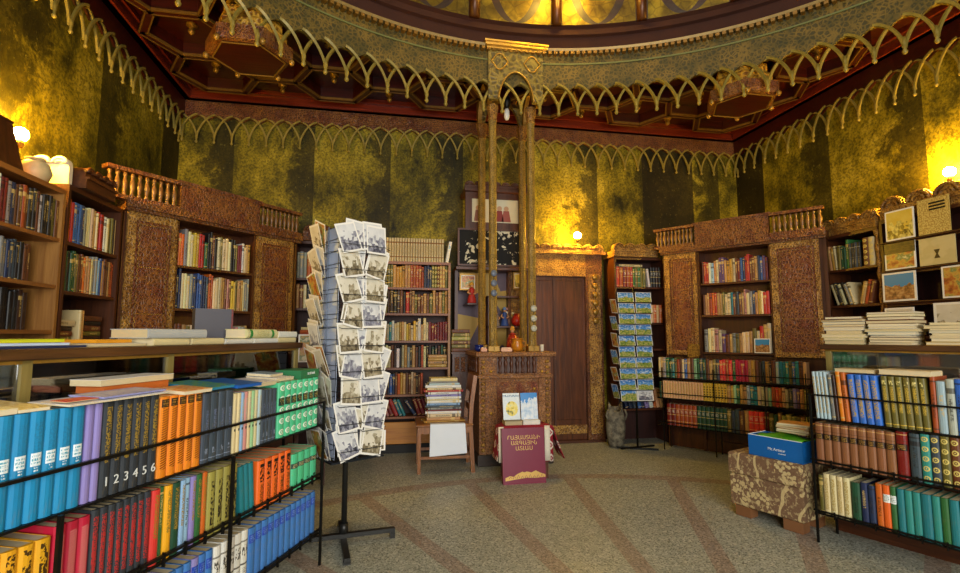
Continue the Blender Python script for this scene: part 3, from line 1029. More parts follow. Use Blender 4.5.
shelf_row(FLW, 3.53, 4.13, 1.847, 'orange*2,red,blue*3,navy,grey,cream*2,beige,tan,cream,red*2,rust,white,cream,olive*2,black,cream', 'top shelf of ' + DW, .265, .18)
shelf_row(FLW, 3.53, 4.13, 1.537, 'green*2,black,dark green*2,olive,brown*2,orange,tan*2,cream,grey*2,sky blue,blue,tan,brown*2,tan,rust*2', 'second shelf of ' + DW, .255, .18)
flat_stack(FLW, 3.635, .12, 1.222, [('olive', .17, .15, .03, 2), ('brown', .17, .15, .035, -4), ('dark brown', .18, .15, .03, 3), ('beige', .2, .16, .04, -3)], 'left low pile in case beside pale bookcase', face=False)
shelf_row(FLW, 3.755, 3.81, 1.222, 'beige/t1.3,tan', 'beside the flat stacks in the scalloped case', .2, .16)
flat_stack(FLW, 3.95, .12, 1.222, [('dark brown', .22, .15, .035, 1), ('olive', .2, .15, .03, -2), ('brown', .22, .15, .04, 3), ('black', .2, .15, .03, -1), ('brown', .22, .16, .035, 2)], 'right low pile in case beside pale bookcase', face=False)
NW = 'narrow dark case by the spinner'
shelf_row(FBL, .06, .34, 1.872, 'grey*3,orange/t1.3,vivid orange/t1.3,green*2,tan', 'top shelf of ' + NW, .28, .17)
shelf_row(FBL, .06, .34, 1.547, 'tan,brown,cream/mbanded,black/mwhite_bars,black,red*2,tan', 'second shelf of ' + NW, .25, .17)
flat_stack(FBL, .24, .12, 1.252, [('rust', .26, .16, .035, 2), ('orange', .25, .16, .03, -3), ('cream', .24, .16, .03, 2)], 'third shelf of ' + NW, face=False)
BC = 'light brown back bookcase'
shelf_row(FBL, .905, 1.64, 2.0765, ','.join(['beige/mcream_gold'] * 25), 'on top of ' + BC, .265, .17, kind='set_volume', noun='gilt-lined volume', side='right')
shelf_row(FBL, 1.655, 1.695, 2.0765, 'white/l10/mwhite_sticker/aslumped', 'end of cream set atop back bookcase', .24, .16)
shelf_row(FBL, .93, 1.685, 1.787, 'brown*2,olive/mbanded*3,tan/h.97,ochre*3/h.97,tan*2,rust*5/h1.0,navy*2/h.98,slate,olive/mgold_flower*2,brown/mgold_flower,tan/mgold_flower*2,olive'.replace('olive/mbanded*3', 'olive/mbanded,olive/mbanded,olive/mbanded').replace('ochre*3/h.97', 'ochre/h.97,ochre/h.97,ochre/h.97').replace('rust*5/h1.0', 'rust/mbanded,rust,rust/mbanded,rust,rust').replace('olive/mgold_flower*2', 'olive/mgold_flower,olive/mgold_flower').replace('tan/mgold_flower*2', 'tan/mgold_flower,tan/mgold_flower'), 'top shelf of ' + BC, .25, .18, kind='cloth_bound_book', side='right')
shelf_row(FBL, .93, 1.685, 1.502, 'brown,tan,olive,dark brown*2,black,dark brown/mbanded,brown,black,red/h.96,brown,tan,olive/h.85,brown/h.88,brown/h.86,tan/h.88,brown/h.9,olive/h.9,tan/h1.04,brown,tan,olive,ochre', 'second shelf of ' + BC, .25, .18, kind='cloth_bound_book', side='right')
shelf_row(FBL, .93, 1.685, 1.202, 'purple/h.8,navy,tan/h1.05,grey/h.9,teal,white/h1.0,beige/h.95,beige,ochre,tan/h1.04,cream,yellow/h.9,ochre/h.95,cream/h.8,yellow,beige/h1.02,white/h1.2,tan/h.9,cream/h1.15,beige,maroon/h.95,dark red/h.95,maroon/h.95,maroon,dark red,maroon,maroon', 'third shelf of ' + BC, .21, .18, kind='cloth_bound_book', side='right')
shelf_row(FBL, .93, 1.45, .910, 'dark red,ochre,mustard/h.92,cream,beige,brown,dark brown,white/h.9,black,beige,ochre/h1.05,grey,black,tan,brown,black/h1.04,rust/h1.05,cream', 'fourth shelf of ' + BC, .235, .18, kind='cloth_bound_book', side='right')
shelf_row(FBL, 1.46, 1.685, .910, 'black/h1.02,dark brown,dark green,black,brown,dark green,black', 'fourth shelf right end, ' + BC, .235, .12, v=.13, kind='cloth_bound_book')
flat_stack(FBL, 1.575, .055, .910, [('ochre', .2, .1, .032, 0), ('tan', .21, .1, .036, 2), ('ochre', .2, .1, .032, -1), ('tan', .2, .1, .035, 1)], 'fourth shelf pile of ' + BC, face=False)
shelf_row(FBL, .93, 1.42, .622, 'tan/h1.05,beige,brown*2,navy,blue,navy,brown,orange/h1.04,ochre,tan,brown*2,beige/h1.04,tan,dark brown,brown,rust/h1.05', 'fifth shelf of ' + BC, .225, .18, kind='cloth_bound_book', side='right')
shelf_row(FBL, 1.03, 1.62, .387, 'pink/l-24,dark red/l-24/h1.0,red/l-24,teal/l-24,teal/l-24,gap*2,navy/l-34,dark red/l-20,maroon/l-20,maroon/l-20,navy/l-18,maroon/l-18,dark red/l-18', 'lowest shelf of ' + BC, .19, .15, hv=.0, kind='cloth_bound_book')
RB = 'scalloped case right of the door'
shelf_row(FBR, 2.72, 3.31, 1.842, 'red/t1.4,rust/t1.4,dark red/mbanded/t1.3,rust/mbanded/t1.3,red/mbanded,green,olive/mbanded,green/mbanded,olive,olive,gap,white/l-6,black/mbanded,black/mbanded,dark brown/mbanded,black/mbanded', 'top shelf of ' + RB, .24, .17)
flat_stack(FBR, 2.92, .11, 2.088, [('beige', .3, .16, .028, 0)], 'across the top shelf books right of the door', face=False)
shelf_row(FBR, 2.72, 3.31, 1.412, 'brown*2,grey/h1.25,silver grey/h1.25,grey/h1.25,yellow/h1.2,tan,rust/h1.2,vivid orange/h1.2,gap*2,orange/mbanded,peach/mbanded,orange/mbanded,peach,orange/mbanded', 'second shelf of ' + RB, .215, .17)
WC = 'scalloped case beside the posters'
shelf_row(FRW, .74, 1.225, 1.892, 'tan/l-5,ochre/l-5,beige/l-5,olive,dark green*2/h.95,green/h1.15,slate/mwhite_bars,black/mwhite_bars,slate/mwhite_bars,black/mwhite_bars,gap,brown/mgold_flower/t1.8/h1.1,beige/mgold_flower/t1.8/h1.1', 'upper shelf of ' + WC, .235, .18)
shelf_row(FRW, .80, 1.16, 1.547, 'cream/l-18,black/l-18,beige/l-18,black/l-18,grey/l-18,beige/l-18,gap,tan/l14,rust/l14,brown/l16', 'lower shelf of ' + WC, .22, .16)
# ------------------------------------------------------------------ metal racks with set volumes in front of the counters
def metal_rack(fr, u0, u1, levels, rails, label, posts, H=.885, D=.21, brk=()):
    o = empty('metal_book_rack', fr.p(u0), fr.rz, label, 'book rack')
    W = u1 - u0
    for z in levels:
        b = MB().box(0, W, -.012, D, z - .008, z)
        n = max(2, int(W / .11))
        b.build('shelf', BLACKM, o)
    for z in rails:
        MB().box(-.01, W + .01, -.024, -.012, z - .004, z + .006).build('rail', BLACKM, o)
    for u in posts:
        w = .006
        MB().box(u - u0 - w, u - u0 + w, -.036, -.024, 0, H if u in (posts[0], posts[-1]) else levels[0]).box(u - u0 - w, u - u0 + w, D, D + .012, 0, 1.0).build('post', BLACKM, o)
    n = max(2, int(W / .1))
    for zi, z in enumerate(levels):
        r = rails[zi]
        for i in range(n + 1):
            u = W * i / n
            if abs(r - z) < .04:
                MB().box(u - .003, u + .003, -.024, -.0125, min(r, z) - .015, max(r, z) + .012).build('tie', BLACKM, o)
    return o


OX, OY = -1.1485, 1.0933
FL = Fr(OX, OY, .375, .927)
FRR = Fr(2.659, 2.807, .367, -.93)
metal_rack(FL, .12, 2.12, (.757, .467, .167), (.88, .488, .185), 'black metal rack of book sets below the left glass counter', (.13, .63, 1.35, 2.105))
metal_rack(FRR, -.01, .82, (.745, .472, .172), (.888, .49, .185), 'black metal rack of book sets below the right glass counter', (0.0, .81))


def rows(fr, z, where, h, d, parts, kind='set_volume', **kw):
    """parts: list of (u0,u1,spec,height factor,noun)"""
    allb = []
    for (a, b, spec, hf, noun) in parts:
        r = shelf_row(fr, a, b, z, spec, where, h * hf, d, v=.0, kind=kind, noun=noun, detail=1, group='volumes on the ' + where, **kw)
        r = [x for x in r if x]
        cols = [q[0] for q in parse(spec) if q[0] != 'gap']
        uni = len(set(cols)) == 1
        side = kw.get('side', 'left')
        for i, x in enumerate(r):
            k = i + 1 if side == 'left' else len(r) - i
            x[0]['label'] = f"{cols[i]} {noun}, {where}" if len(r) == 1 else f"{cols[i]} {noun}, {ordinal(k)} from {side} in its set, {where}"
        allb += [(x, noun) for x in r]
    return allb


def rep(nm, n, m=None, ex=''):
    return ','.join([nm + ('/m' + m if m else '') + ex] * n)


LT = 'top tier, left rack'
rows(FL, .758, LT, .285, .185, [(.39, .707, rep('turquoise', 8, 'turq'), 1.03, 'white-labelled volume')], side='right')
rows(FL, .758, LT, .285, .185, [(.712, .765, rep('lilac', 2, 'plain'), 1.02, 'volume')], side='right')
blk = rows(FL, .758, LT, .285, .185, [(.768, .98, rep('charcoal', 6, 'black_gold'), 1.04, 'numbered volume')], side='left')
for i, ((o, cv, t, h, d), _) in enumerate(blk):
    text('volume_number', str(i + 1), .04, plain('white_foil_%d' % i, '#dfe2dc', .4, 0, .02), o, (0, -t * .18 - .0016, .045), (PI / 2, 0, 0), .0008)
rows(FL, .758, LT, .285, .185, [(.985, 1.19, rep('bright orange', 5, 'orange_hatch'), .99, 'hatched volume')], side='left')
rows(FL, .758, LT, .285, .185, [(1.195, 1.37, rep('slate', 4, 'navy_emblem'), .95, 'gilt-stamped volume')], side='left')
rows(FL, .758, LT, .285, .185, [(1.375, 1.57, 'cream/mpastel,cream/mpastel,sky blue/mpastel,pink/mpastel,cream/mpastel,light green/mpastel,cream/mpastel,pale blue/mpastel', .88, 'thin pastel volume')], side='left')
rows(FL, .758, LT, .285, .185, [(1.575, 1.69, rep('slate', 4, 'navy_emblem'), .86, 'volume between pastel and mint')], side='left')
rows(FL, .758, LT, .285, .185, [(1.7, 2.085, rep('mint green', 7, 'mint_ring'), .94, 'ringed volume')], side='right')
LM = 'middle tier, left rack'
rows(FL, .468, LM, .258, .185, [(.42, .632, rep('mustard', 5, 'yellow_swash'), .9, 'swash-marked volume')], side='right')
rows(FL, .468, LM, .258, .185, [(.64, .748, rep('crimson', 3, 'red_line'), .97, 'lined volume')], side='right')
rows(FL, .468, LM, .258, .185, [(.752, .97, rep('charcoal', 8, 'black_red'), 1.0, 'red-lettered volume')], side='left')
rows(FL, .468, LM, .258, .185, [(.975, 1.24, 'bright red/mblack_gold/t1.3,green,mustard/mblack_gold/t1.2,dark green/mblack_gold/t1.4,sky blue/mblack_gold,sky blue,lilac/mblack_gold,green/mblack_gold/t1.2,orange/mblack_gold', .98, 'mixed-run book')], kind='hardback_book', side='left')
rows(FL, .468, LM, .258, .185, [(1.245, 1.42, rep('khaki', 4, 'khaki'), .95, 'picture-spined volume')], side='left')
rows(FL, .468, LM, .258, .185, [(1.452, 1.55, rep('teal', 3, 'plain', '/l-6'), .86, 'plain leaning volume')], side='left')
rows(FL, .468, LM, .258, .185, [(1.56, 1.83, rep('vivid orange', 5, 'orange_dark'), .83, 'ornamented volume')], side='left')
rows(FL, .468, LM, .258, .185, [(1.84, 2.085, rep('mint green', 4, 'mint_band'), .7, 'banded volume')], side='right')
LB = 'bottom tier, left rack'
rows(FL, .168, LB, .245, .185, [(.95, 1.29, 'cobalt/mblue_label,cobalt/mblue_label,lilac/mblue_label,cobalt/mblue_label,cobalt/mblue_label,cobalt/mblue_label,lilac/mblue_label,cobalt/mblue_label,cobalt/mblue_label', .98, 'volume left of barred ones')], side='right')
rows(FL, .168, LB, .245, .185, [(1.295, 1.51, rep('white', 5, 'white_bars'), .98, 'barred volume')], side='left')
rows(FL, .168, LB, .245, .185, [(1.515, 2.09, rep('cobalt', 12, 'blue_label'), .95, 'dark-labelled volume')], side='right')
# small paperbacks seen through the end of the rack

RT = 'top tier, right rack'
rows(FRR, .746, RT, .28, .185, [(0.018, .1, rep('pale blue', 4, 'cream_text', '/l-3'), 1.02, 'leaning volume')], side='left')
rows(FRR, .746, RT, .28, .185, [(.103, .205, 'grey/l-3,dark brown/l-3,bright orange/l-3,orange/l-3', 1.03, 'leaning book')], kind='hardback_book', side='left')
rows(FRR, .746, RT, .28, .185, [(.212, .365, rep('mid blue', 4, 'cream_text', '/l-3'), 1.0, 'gilt-lettered volume')], side='left')
rows(FRR, .746, RT, .28, .185, [(.375, .58, rep('olive', 6, 'olive_gold', '/l-2'), 1.0, 'gilt volume')], side='left')
rows(FRR, .746, RT, .28, .185, [(.585, .78, 'rust,pale blue/t1.4,silver grey/t1.5,mid blue/t1.5/h1.06,tan,navy/t1.4', 1.03, 'thick book')], kind='hardback_book', side='left')
RM = 'middle tier, right rack'
rows(FRR, .473, RM, .25, .185, [(.005, .415, rep('leather brown', 9, 'brown_band'), .98, 'encyclopedia volume')], side='left')
rows(FRR, .473, RM, .25, .185, [(.418, .47, 'dark red/mbrown_band', 1.02, 'banded volume')], side='left')
rows(FRR, .473, RM, .25, .185, [(.475, .69, 'slate,sea green/mgold_flower,slate/mgold_flower,olive/mgold_flower,brown/mgold_flower', 1.03, 'medallion volume')], side='left')
rows(FRR, .473, RM, .25, .185, [(.695, .74, 'tan/mbrown_band', 1.0, 'leather volume')], side='left')
RBm = 'bottom tier, right rack'
rows(FRR, .173, RBm, .245, .185, [(.005, .175, 'olive/t.7,cream/mcream_text,cream/mcream_text,cream/mcream_text,cream/mcream_text', .98, 'printed volume')], side='left')
rows(FRR, .173, RBm, .245, .185, [(.18, .3, 'dark green/t1.2,navy/t1.2,navy', .95, 'cloth book')], kind='hardback_book', side='left')
rows(FRR, .173, RBm, .245, .185, [(.303, .4, 'orange/t1.2,vivid orange/mwhite_sticker/t1.2,green/mwhite_sticker', 1.0, 'book')], kind='hardback_book', side='left')
rows(FRR, .173, RBm, .245, .185, [(.403, .78, 'teal/mplain,sea green/mplain,sea green/mplain,teal/mplain/t1.3,sea green/mplain,green/mplain,teal/mplain/t1.2,dark green/mplain/t1.2,teal/mplain,dark green/mplain', .98, 'plain cloth volume')], side='left')

# low rack in front of the right corner case
FLO = Fr(*FDR.p(-.03, -.20)[:2], .597, -.802)
lw = empty('low_book_rack', FLO.p(0), FLO.rz, 'low three-tier black rack below the right carved bookcase', 'book rack')
WL = 1.5
for z in (.79, .565, .27):
    MB().box(0, WL, -.01, .15, z - .012, z).build('shelf', BLACKM, lw)
for z in (.85, .615, .30):
    MB().box(0, WL, -.02, -.011, z - .005, z + .005).build('rail', BLACKM, lw)
for u in (.07, .62, 1.1, 1.45):
    MB().box(u - .005, u + .005, -.03, -.021, 0, .9).box(u - .005, u + .005, .151, .16, 0, .95).build('post', BLACKM, lw)
mx = ['cream', 'tan', 'grey', 'green', 'dark green', 'teal', 'olive', 'rust', 'brown', 'cream', 'blue', 'tan', 'brown', 'light green', 'green', 'slate', 'dark green', 'brown', 'tan', 'olive', 'slate', 'bright red', 'bright red', 'rust', 'bright red', 'green', 'crimson', 'crimson', 'crimson', 'crimson', 'tan', 'ochre', 'brown', 'dark brown', 'slate', 'ochre', 'dark brown', 'brown', 'pale blue', 'teal', 'teal', 'sea green', 'olive', 'blue', 'sea green', 'brown', 'peach']
shelf_row(FLO, .02, 1.46, .791, ','.join(mx), 'top row of low black rack', .215, .13, v=.0, kind='cloth_bound_book')
lo2 = ['dark green'] + ['peach/mcream_text'] * 15 + ['yellow/mgold_dots'] * 8 + ['tan', 'ochre', 'light green', 'green', 'ochre', 'tan', 'pale blue', 'teal', 'teal', 'cream', 'cream', 'beige', 'light green', 'rust', 'bright red', 'orange', 'peach', 'beige', 'slate', 'lilac', 'purple', 'tan', 'olive']
shelf_row(FLO, .02, 1.46, .566, ','.join(lo2), 'middle row of low black rack', .185, .12, v=.0, kind='paperback_book')
lo3 = ['dark red/mbanded/t1.3'] * 2 + ['rust/mbanded/t1.2'] * 5 + ['dark green/mbanded/t1.2'] * 5 + ['dark green/mbanded'] * 2 + ['olive', 'slate', 'slate', 'brown', 'tan', 'bright red/mbanded/t1.2', 'bright red/mbanded/t1.2', 'bright red/mbanded/t1.2', 'dark red', 'olive', 'dark green', 'tan', 'khaki', 'khaki', 'khaki', 'olive', 'brown', 'khaki']
shelf_row(FLO, .1, 1.46, .271, ','.join(lo3), 'bottom row of low black rack', .23, .13, v=.0, kind='cloth_bound_book')
FBB = Fr(0, 5.55, 1, 0)
shelf_row(Fr(0, 5.62, 1, 0), 2.80, 3.30, .402, 'navy/l-14,navy/l-14,slate/l-14,blue/l-14,navy/l-14,lilac/l-14,white/l-12,orange/l-10,peach/l-10,tan/l-10', 'lowest shelf behind the view-card rack', .22, .16)
# two loose items standing on the carved base edge
# ------------------------------------------------------------------ glass counters
def glass_mat(name, tint=.75, gloss=.12):
    m = bpy.data.materials.new(name); m.use_nodes = True
    t = m.node_tree
    for n in list(t.nodes): t.nodes.remove(n)
    out = t.nodes.new('ShaderNodeOutputMaterial')
    tr = t.nodes.new('ShaderNodeBsdfTransparent'); tr.inputs[0].default_value = (tint, tint, tint * .97, 1)
    gl = t.nodes.new('ShaderNodeBsdfGlossy'); gl.inputs['Roughness'].default_value = .04
    fr = t.nodes.new('ShaderNodeFresnel'); fr.inputs[0].default_value = 1.5
    ad = t.nodes.new('ShaderNodeMath'); ad.operation = 'ADD'; ad.inputs[1].default_value = gloss
    t.links.new(fr.outputs[0], ad.inputs[0])
    mx = t.nodes.new('ShaderNodeMixShader')
    t.links.new(ad.outputs[0], mx.inputs[0]); t.links.new(tr.outputs[0], mx.inputs[1]); t.links.new(gl.outputs[0], mx.inputs[2])
    t.links.new(mx.outputs[0], out.inputs[0])
    return m


OLIVEW = wood('olive_stile', '#7a6a34', '#a08e50', .4)
GLASS = glass_mat('counter_glass', .88, .14)
CLO_ = plain('slate_lining', '#a4a4ae', .7, 0, .1, 6)  # pale grey stands in for the hazy reflection in the counter glass


def counter(fr, u0, u1, v0, zg, zt, stiles, label, D=.46):
    o = empty('glass_display_counter', fr.p(u0, v0), fr.rz, label, 'counter')
    W = u1 - u0
    MB().box(0, W, .02, D, 0, zg - .03).build('base_cabinet', WOODH, o)
    MB().box(-.01, W + .01, 0, D, zg - .03, zg).build('case_floor', CLO_, o)
    MB().box(-.02, W + .02, -.015, D, zt - .035, zt, ch=.004).build('top_board', wood('counter_top', '#3a2412', '#6a4424', .35, axis=0) if 'counter_top' not in bpy.data.materials else bpy.data.materials['counter_top'], o)
    for u in stiles:
        MB().box(u - u0 - .016, u - u0 + .016, 0, .03, zg, zt - .035).build('stile', OLIVEW, o)
    MB().box(0, W, 0, .012, zt - .047, zt - .035).build('glazing_bead', GILT, o)
    MB().box(0, W, D - .02, D, zg, zt - .035).build('case_back', CLO_, o)
    ss = sorted(stiles)
    for a, b in zip(ss, ss[1:]):
        MB().box(a - u0 + .016, b - u0 - .016, .012, .017, zg, zt - .047).build('glass_pane', GLASS, o)
    MB().box(0, .012, .03, D - .02, zg, zt - .035).build('end_pane', GLASS, o)
    MB().box(W - .012, W, .03, D - .02, zg, zt - .035).build('end_pane', GLASS, o)
    return o


counter(FL, .1, 2.32, .27, 1.035, 1.215, (.12, .735, 1.315, 2.3), 'glass-fronted display counter topped with loose papers, behind the left rack')
counter(FRR, -.03, 1.6, .27, 1.0, 1.2, (-.01, .78, 1.58), 'glass-fronted display counter topped with three book piles, behind the right rack')
# things inside the glass cases
for i, (u, v, w, d, c) in enumerate(((.85, .4, .3, .2, 'navy'), (1.2, .42, .2, .16, 'brown'), (1.55, .42, .22, .16, 'white'), (1.9, .4, .25, .18, 'teal'), (2.13, .42, .2, .15, 'tan'))):
    o, cv = make_book(.03, w, d, hexjit(PAL[c]), CLOTH, 'boxed_book', FL.p(u - w / 2, v + .05, 1.036), FL.rz, 0, 0, .1, True)
    tag(o, f'{c} book lying inside the left glass counter, {ordinal(i + 1)} from left', 'book', 'books inside the left glass counter')
o, cv = make_book(.02, .14, .1, lin(PAL['cream']), CLOTH, 'boxed_book', FRR.p(.18, .52, 1.001), FRR.rz, rad(-4)); tag(o, 'cream booklet standing upright inside the right glass counter', 'book')
o, cv = make_book(.02, .3, .16, lin(PAL['beige']), CLOTH, 'boxed_book', FRR.p(.0, .36, 1.001), FRR.rz, 0, 0, .1, True); tag(o, 'beige book lying flat inside the right glass counter', 'book')


def sheet_mat(name, c, c2, sc=9):
    g = G(name)
    n = g.noise(g.tc('Generated'), sc, 2)
    return g.done(g.mix(g.ramp(n, [(.45, 0.0), (.55, 1.0)]), c, c2), .35)


def magazine(fr, u, v, z, w, d, t, c, label, turn=0, c2=None, cat='magazine', name='magazine', tilt=0, solid=False):
    o = empty(name, fr.p(u, v, z), fr.rz + rad(turn), label, cat)
    o.rotation_euler = (rad(tilt), 0, fr.rz + rad(turn))
    MB().box(-w / 2 + .002, w / 2 - .002, -d / 2 + .002, d / 2 - .002, 0.0005, t - .001).build('page_block', PAGES if not solid else plain('edge_' + str(len(bpy.data.materials)), c, .5), o)
    cm = sheet_mat('print_' + str(len(bpy.data.materials)), c, c2 or c)
    MB().box(-w / 2, w / 2, -d / 2, d / 2, t - .001, t).build('front_cover', cm, o)
    return o


Z = 1.216
magazine(FL, .46, .5, Z, .28, .22, .012, '#d8dce4', 'white magazine fanned at the near end of the left counter top', 2)
magazine(FL, .79, .41, Z, .34, .22, .008, '#20305c', 'dark blue magazine at the front edge of the left counter top', 3, solid=True)
magazine(FL, .77, .42, Z + .009, .28, .2, .009, '#c8d8ea', 'pale blue brochure under the yellow one on the left counter', -4, '#eef2f6', solid=True)
magazine(FL, .79, .43, Z + .019, .24, .18, .012, '#d8d820', 'yellow and green brochure on top of pale papers, left counter', 5, '#7ab030', solid=True)
magazine(FL, 1.12, .43, Z, .25, .2, .012, '#eceadc', 'open white paper beside the yellow brochure on the left counter', -2)
magazine(FL, 1.12, .44, Z + .013, .17, .16, .014, '#e09a20', 'orange booklet lying on white paper, left counter', 3, '#e8b040', solid=True)
for i, (u, w, d, t, c, lab, z, tw) in enumerate((
        (1.35, .2, .18, .03, 'cream', 'cream book flat on the left counter under the silver-grey book', Z, 1),
        (1.38, .32, .2, .04, 'silver grey', 'thick silver-grey book resting on cream books, left counter', Z + .031, -2),
        (1.57, .21, .17, .03, 'cream', 'cream book flat on the left counter before the grey box', Z, 0),
        (1.80, .22, .15, .024, 'white', 'thin white book flat on the left counter, before the grey box end', Z, 1),
        (2.03, .22, .16, .026, 'white', 'thin white book flat under the green-banded book, left counter', Z, 0),
        (2.24, .18, .17, .03, 'cream', 'cream book flat at the far end of the left counter', Z, 0),
        (2.24, .18, .16, .036, 'white', 'white book atop the cream one at the far counter end', Z + .031, -2))):
    o, cv = make_book(t, w, d, hexjit(PAL[c], .02), SM['plain'], 'counter_book', FL.p(u - w / 2, .30, z), FL.rz + rad(tw), 0, 1, .1, True)
    tag(o, lab, 'book')
o, cv = make_book(.05, .27, .13, hexjit('#d8d49c', .02), spine_mat('green_banded', [(0, 1, .08, .16, '#2f8a3a', 'solid'), (0, 1, .8, .88, '#2f8a3a', 'solid'), (.2, .8, .3, .7, '#a8a060', 'text')]), 'counter_book', FL.p(1.86, .31, Z + .0275), FL.rz, 0, 1, .3, True)
tag(o, 'cream book with two green bands lying spine-out on the left counter', 'book')
gb = empty('slipcase_box', FL.p(1.80, .58, Z), FL.rz - rad(40), 'grey slipcase box with red end standing on the left counter', 'box')
MB().box(0, .18, 0, .09, 0, .19).build('case_shell', plain('slate_box', '#4e4c54', .5, 0, .08), gb)
MB().box(.18, .19, 0, .09, 0, .19).build('spine_end', sheet_mat('red_spine', '#8c2418', '#4a3a3a', 14), gb)

# magazines on top of the rack books, in front of the glass
ZT = 1.0585
magazine(FL, .40, .11, ZT, .22, .24, .016, '#e6dca8', 'cream brochure pile at the near end above the turquoise volumes', 3, '#efe8c4', tilt=3)
magazine(FL, .56, .10, ZT, .08, .22, .01, '#d6b870', 'tan leaflet above the turquoise volumes', -3, '#e8d8a0', tilt=3)
magazine(FL, .80, .035, ZT, .36, .15, .006, '#e8e8ec', 'white magazine under the lilac one above the numbered volumes', 1, tilt=2)
magazine(FL, .68, .01, ZT + .008, .1, .06, .004, '#d01c3c', 'crimson booklet above the turquoise volumes', 0, tilt=2)
magazine(FL, .86, .04, ZT + .008, .25, .13, .006, '#9a9ed2', 'lilac magazine lying above the black numbered volumes', 2, '#aeb2dc', tilt=2, solid=True)
magazine(FL, 1.02, .19, ZT + .001, .28, .12, .026, '#c86a2a', 'orange-sided box of prints under a white pad', 0, solid=True)
magazine(FL, 1.02, .19, ZT + .028, .32, .13, .022, '#f4f6f4', 'thick white pad on top of the orange-sided prints', 1)
magazine(FL, 1.13, .04, ZT - .015, .14, .15, .014, '#e8c88a', 'orange and cream booklet above the hatched orange volumes', -2, '#e08030', tilt=3)
magazine(FL, 1.29, .10, ZT - .012, .15, .22, .012, '#2f8ab0', 'blue and green magazine above the navy volumes', 2, '#6aa860', tilt=4, solid=True)
magazine(FL, 1.46, .09, ZT - .02, .16, .22, .014, '#1c62b8', 'bright blue magazine above the pastel volumes', -3, tilt=4, solid=True)
magazine(FL, 1.63, .1, ZT - .035, .15, .18, .02, '#d8d8e0', 'white paper bundle above the pastel volumes', 2, tilt=3)
magazine(FL, 1.795, .11, ZT - .025, .15, .18, .016, '#e4e4e8', 'white booklet by the glass above the ringed mint volumes', -1, tilt=3)
magazine(FL, 1.795, .14, ZT - .006, .13, .13, .014, '#9ab0c0', 'pale plastic-wrapped booklet on the white one by the glass', 5, tilt=3)
go = empty('green_box', FL.p(1.9, .0, 1.0275), FL.rz, 'flat green box with small print on the mint ringed volumes', 'box')
MB().box(0, .185, -.002, .15, 0, .045, ch=.002).build('carton', plain('green_carton', '#2c7a4c', .5, 0, .06), go)
text('box_print', 'ЗЕЛЁНЫЙ', .016, WHITEP, go, (.1, -.003, .024), (PI / 2, 0, 0), .0005)

# right counter: piles of books, and two lying above the rack
WHR = ('white', 'cream', 'beige', 'silver grey', 'tan', 'grey', 'olive', 'brown')
def pile(u, v, n, hts, where, seed, w0=.22):
    r = random.Random(seed)
    it = []
    for i in range(n):
        it.append((r.choice(('white', 'cream', 'beige', 'cream', 'ochre', 'tan', 'silver grey', 'brown', 'beige')), w0 + r.uniform(-.03, .04), .18 + r.uniform(-.01, .02), r.uniform(*hts), r.uniform(-7, 7)))
    return flat_stack(FRR, u, v, 1.201, it, where)


pile(.06, .42, 9, (.012, .026), 'left pile on right counter', 3)
pile(.32, .42, 12, (.012, .024), 'middle pile on right counter', 8, .24)
pile(.62, .44, 8, (.012, .022), 'right pile on right counter', 5, .26)
flat_stack(FRR, .23, .08, 1.037, [('beige', .2, .14, .022, 2)], 'above left half of the right metal rack')
flat_stack(FRR, .48, .08, 1.037, [('cream', .24, .15, .03, -2)], 'above the olive gilt volumes, right metal rack')

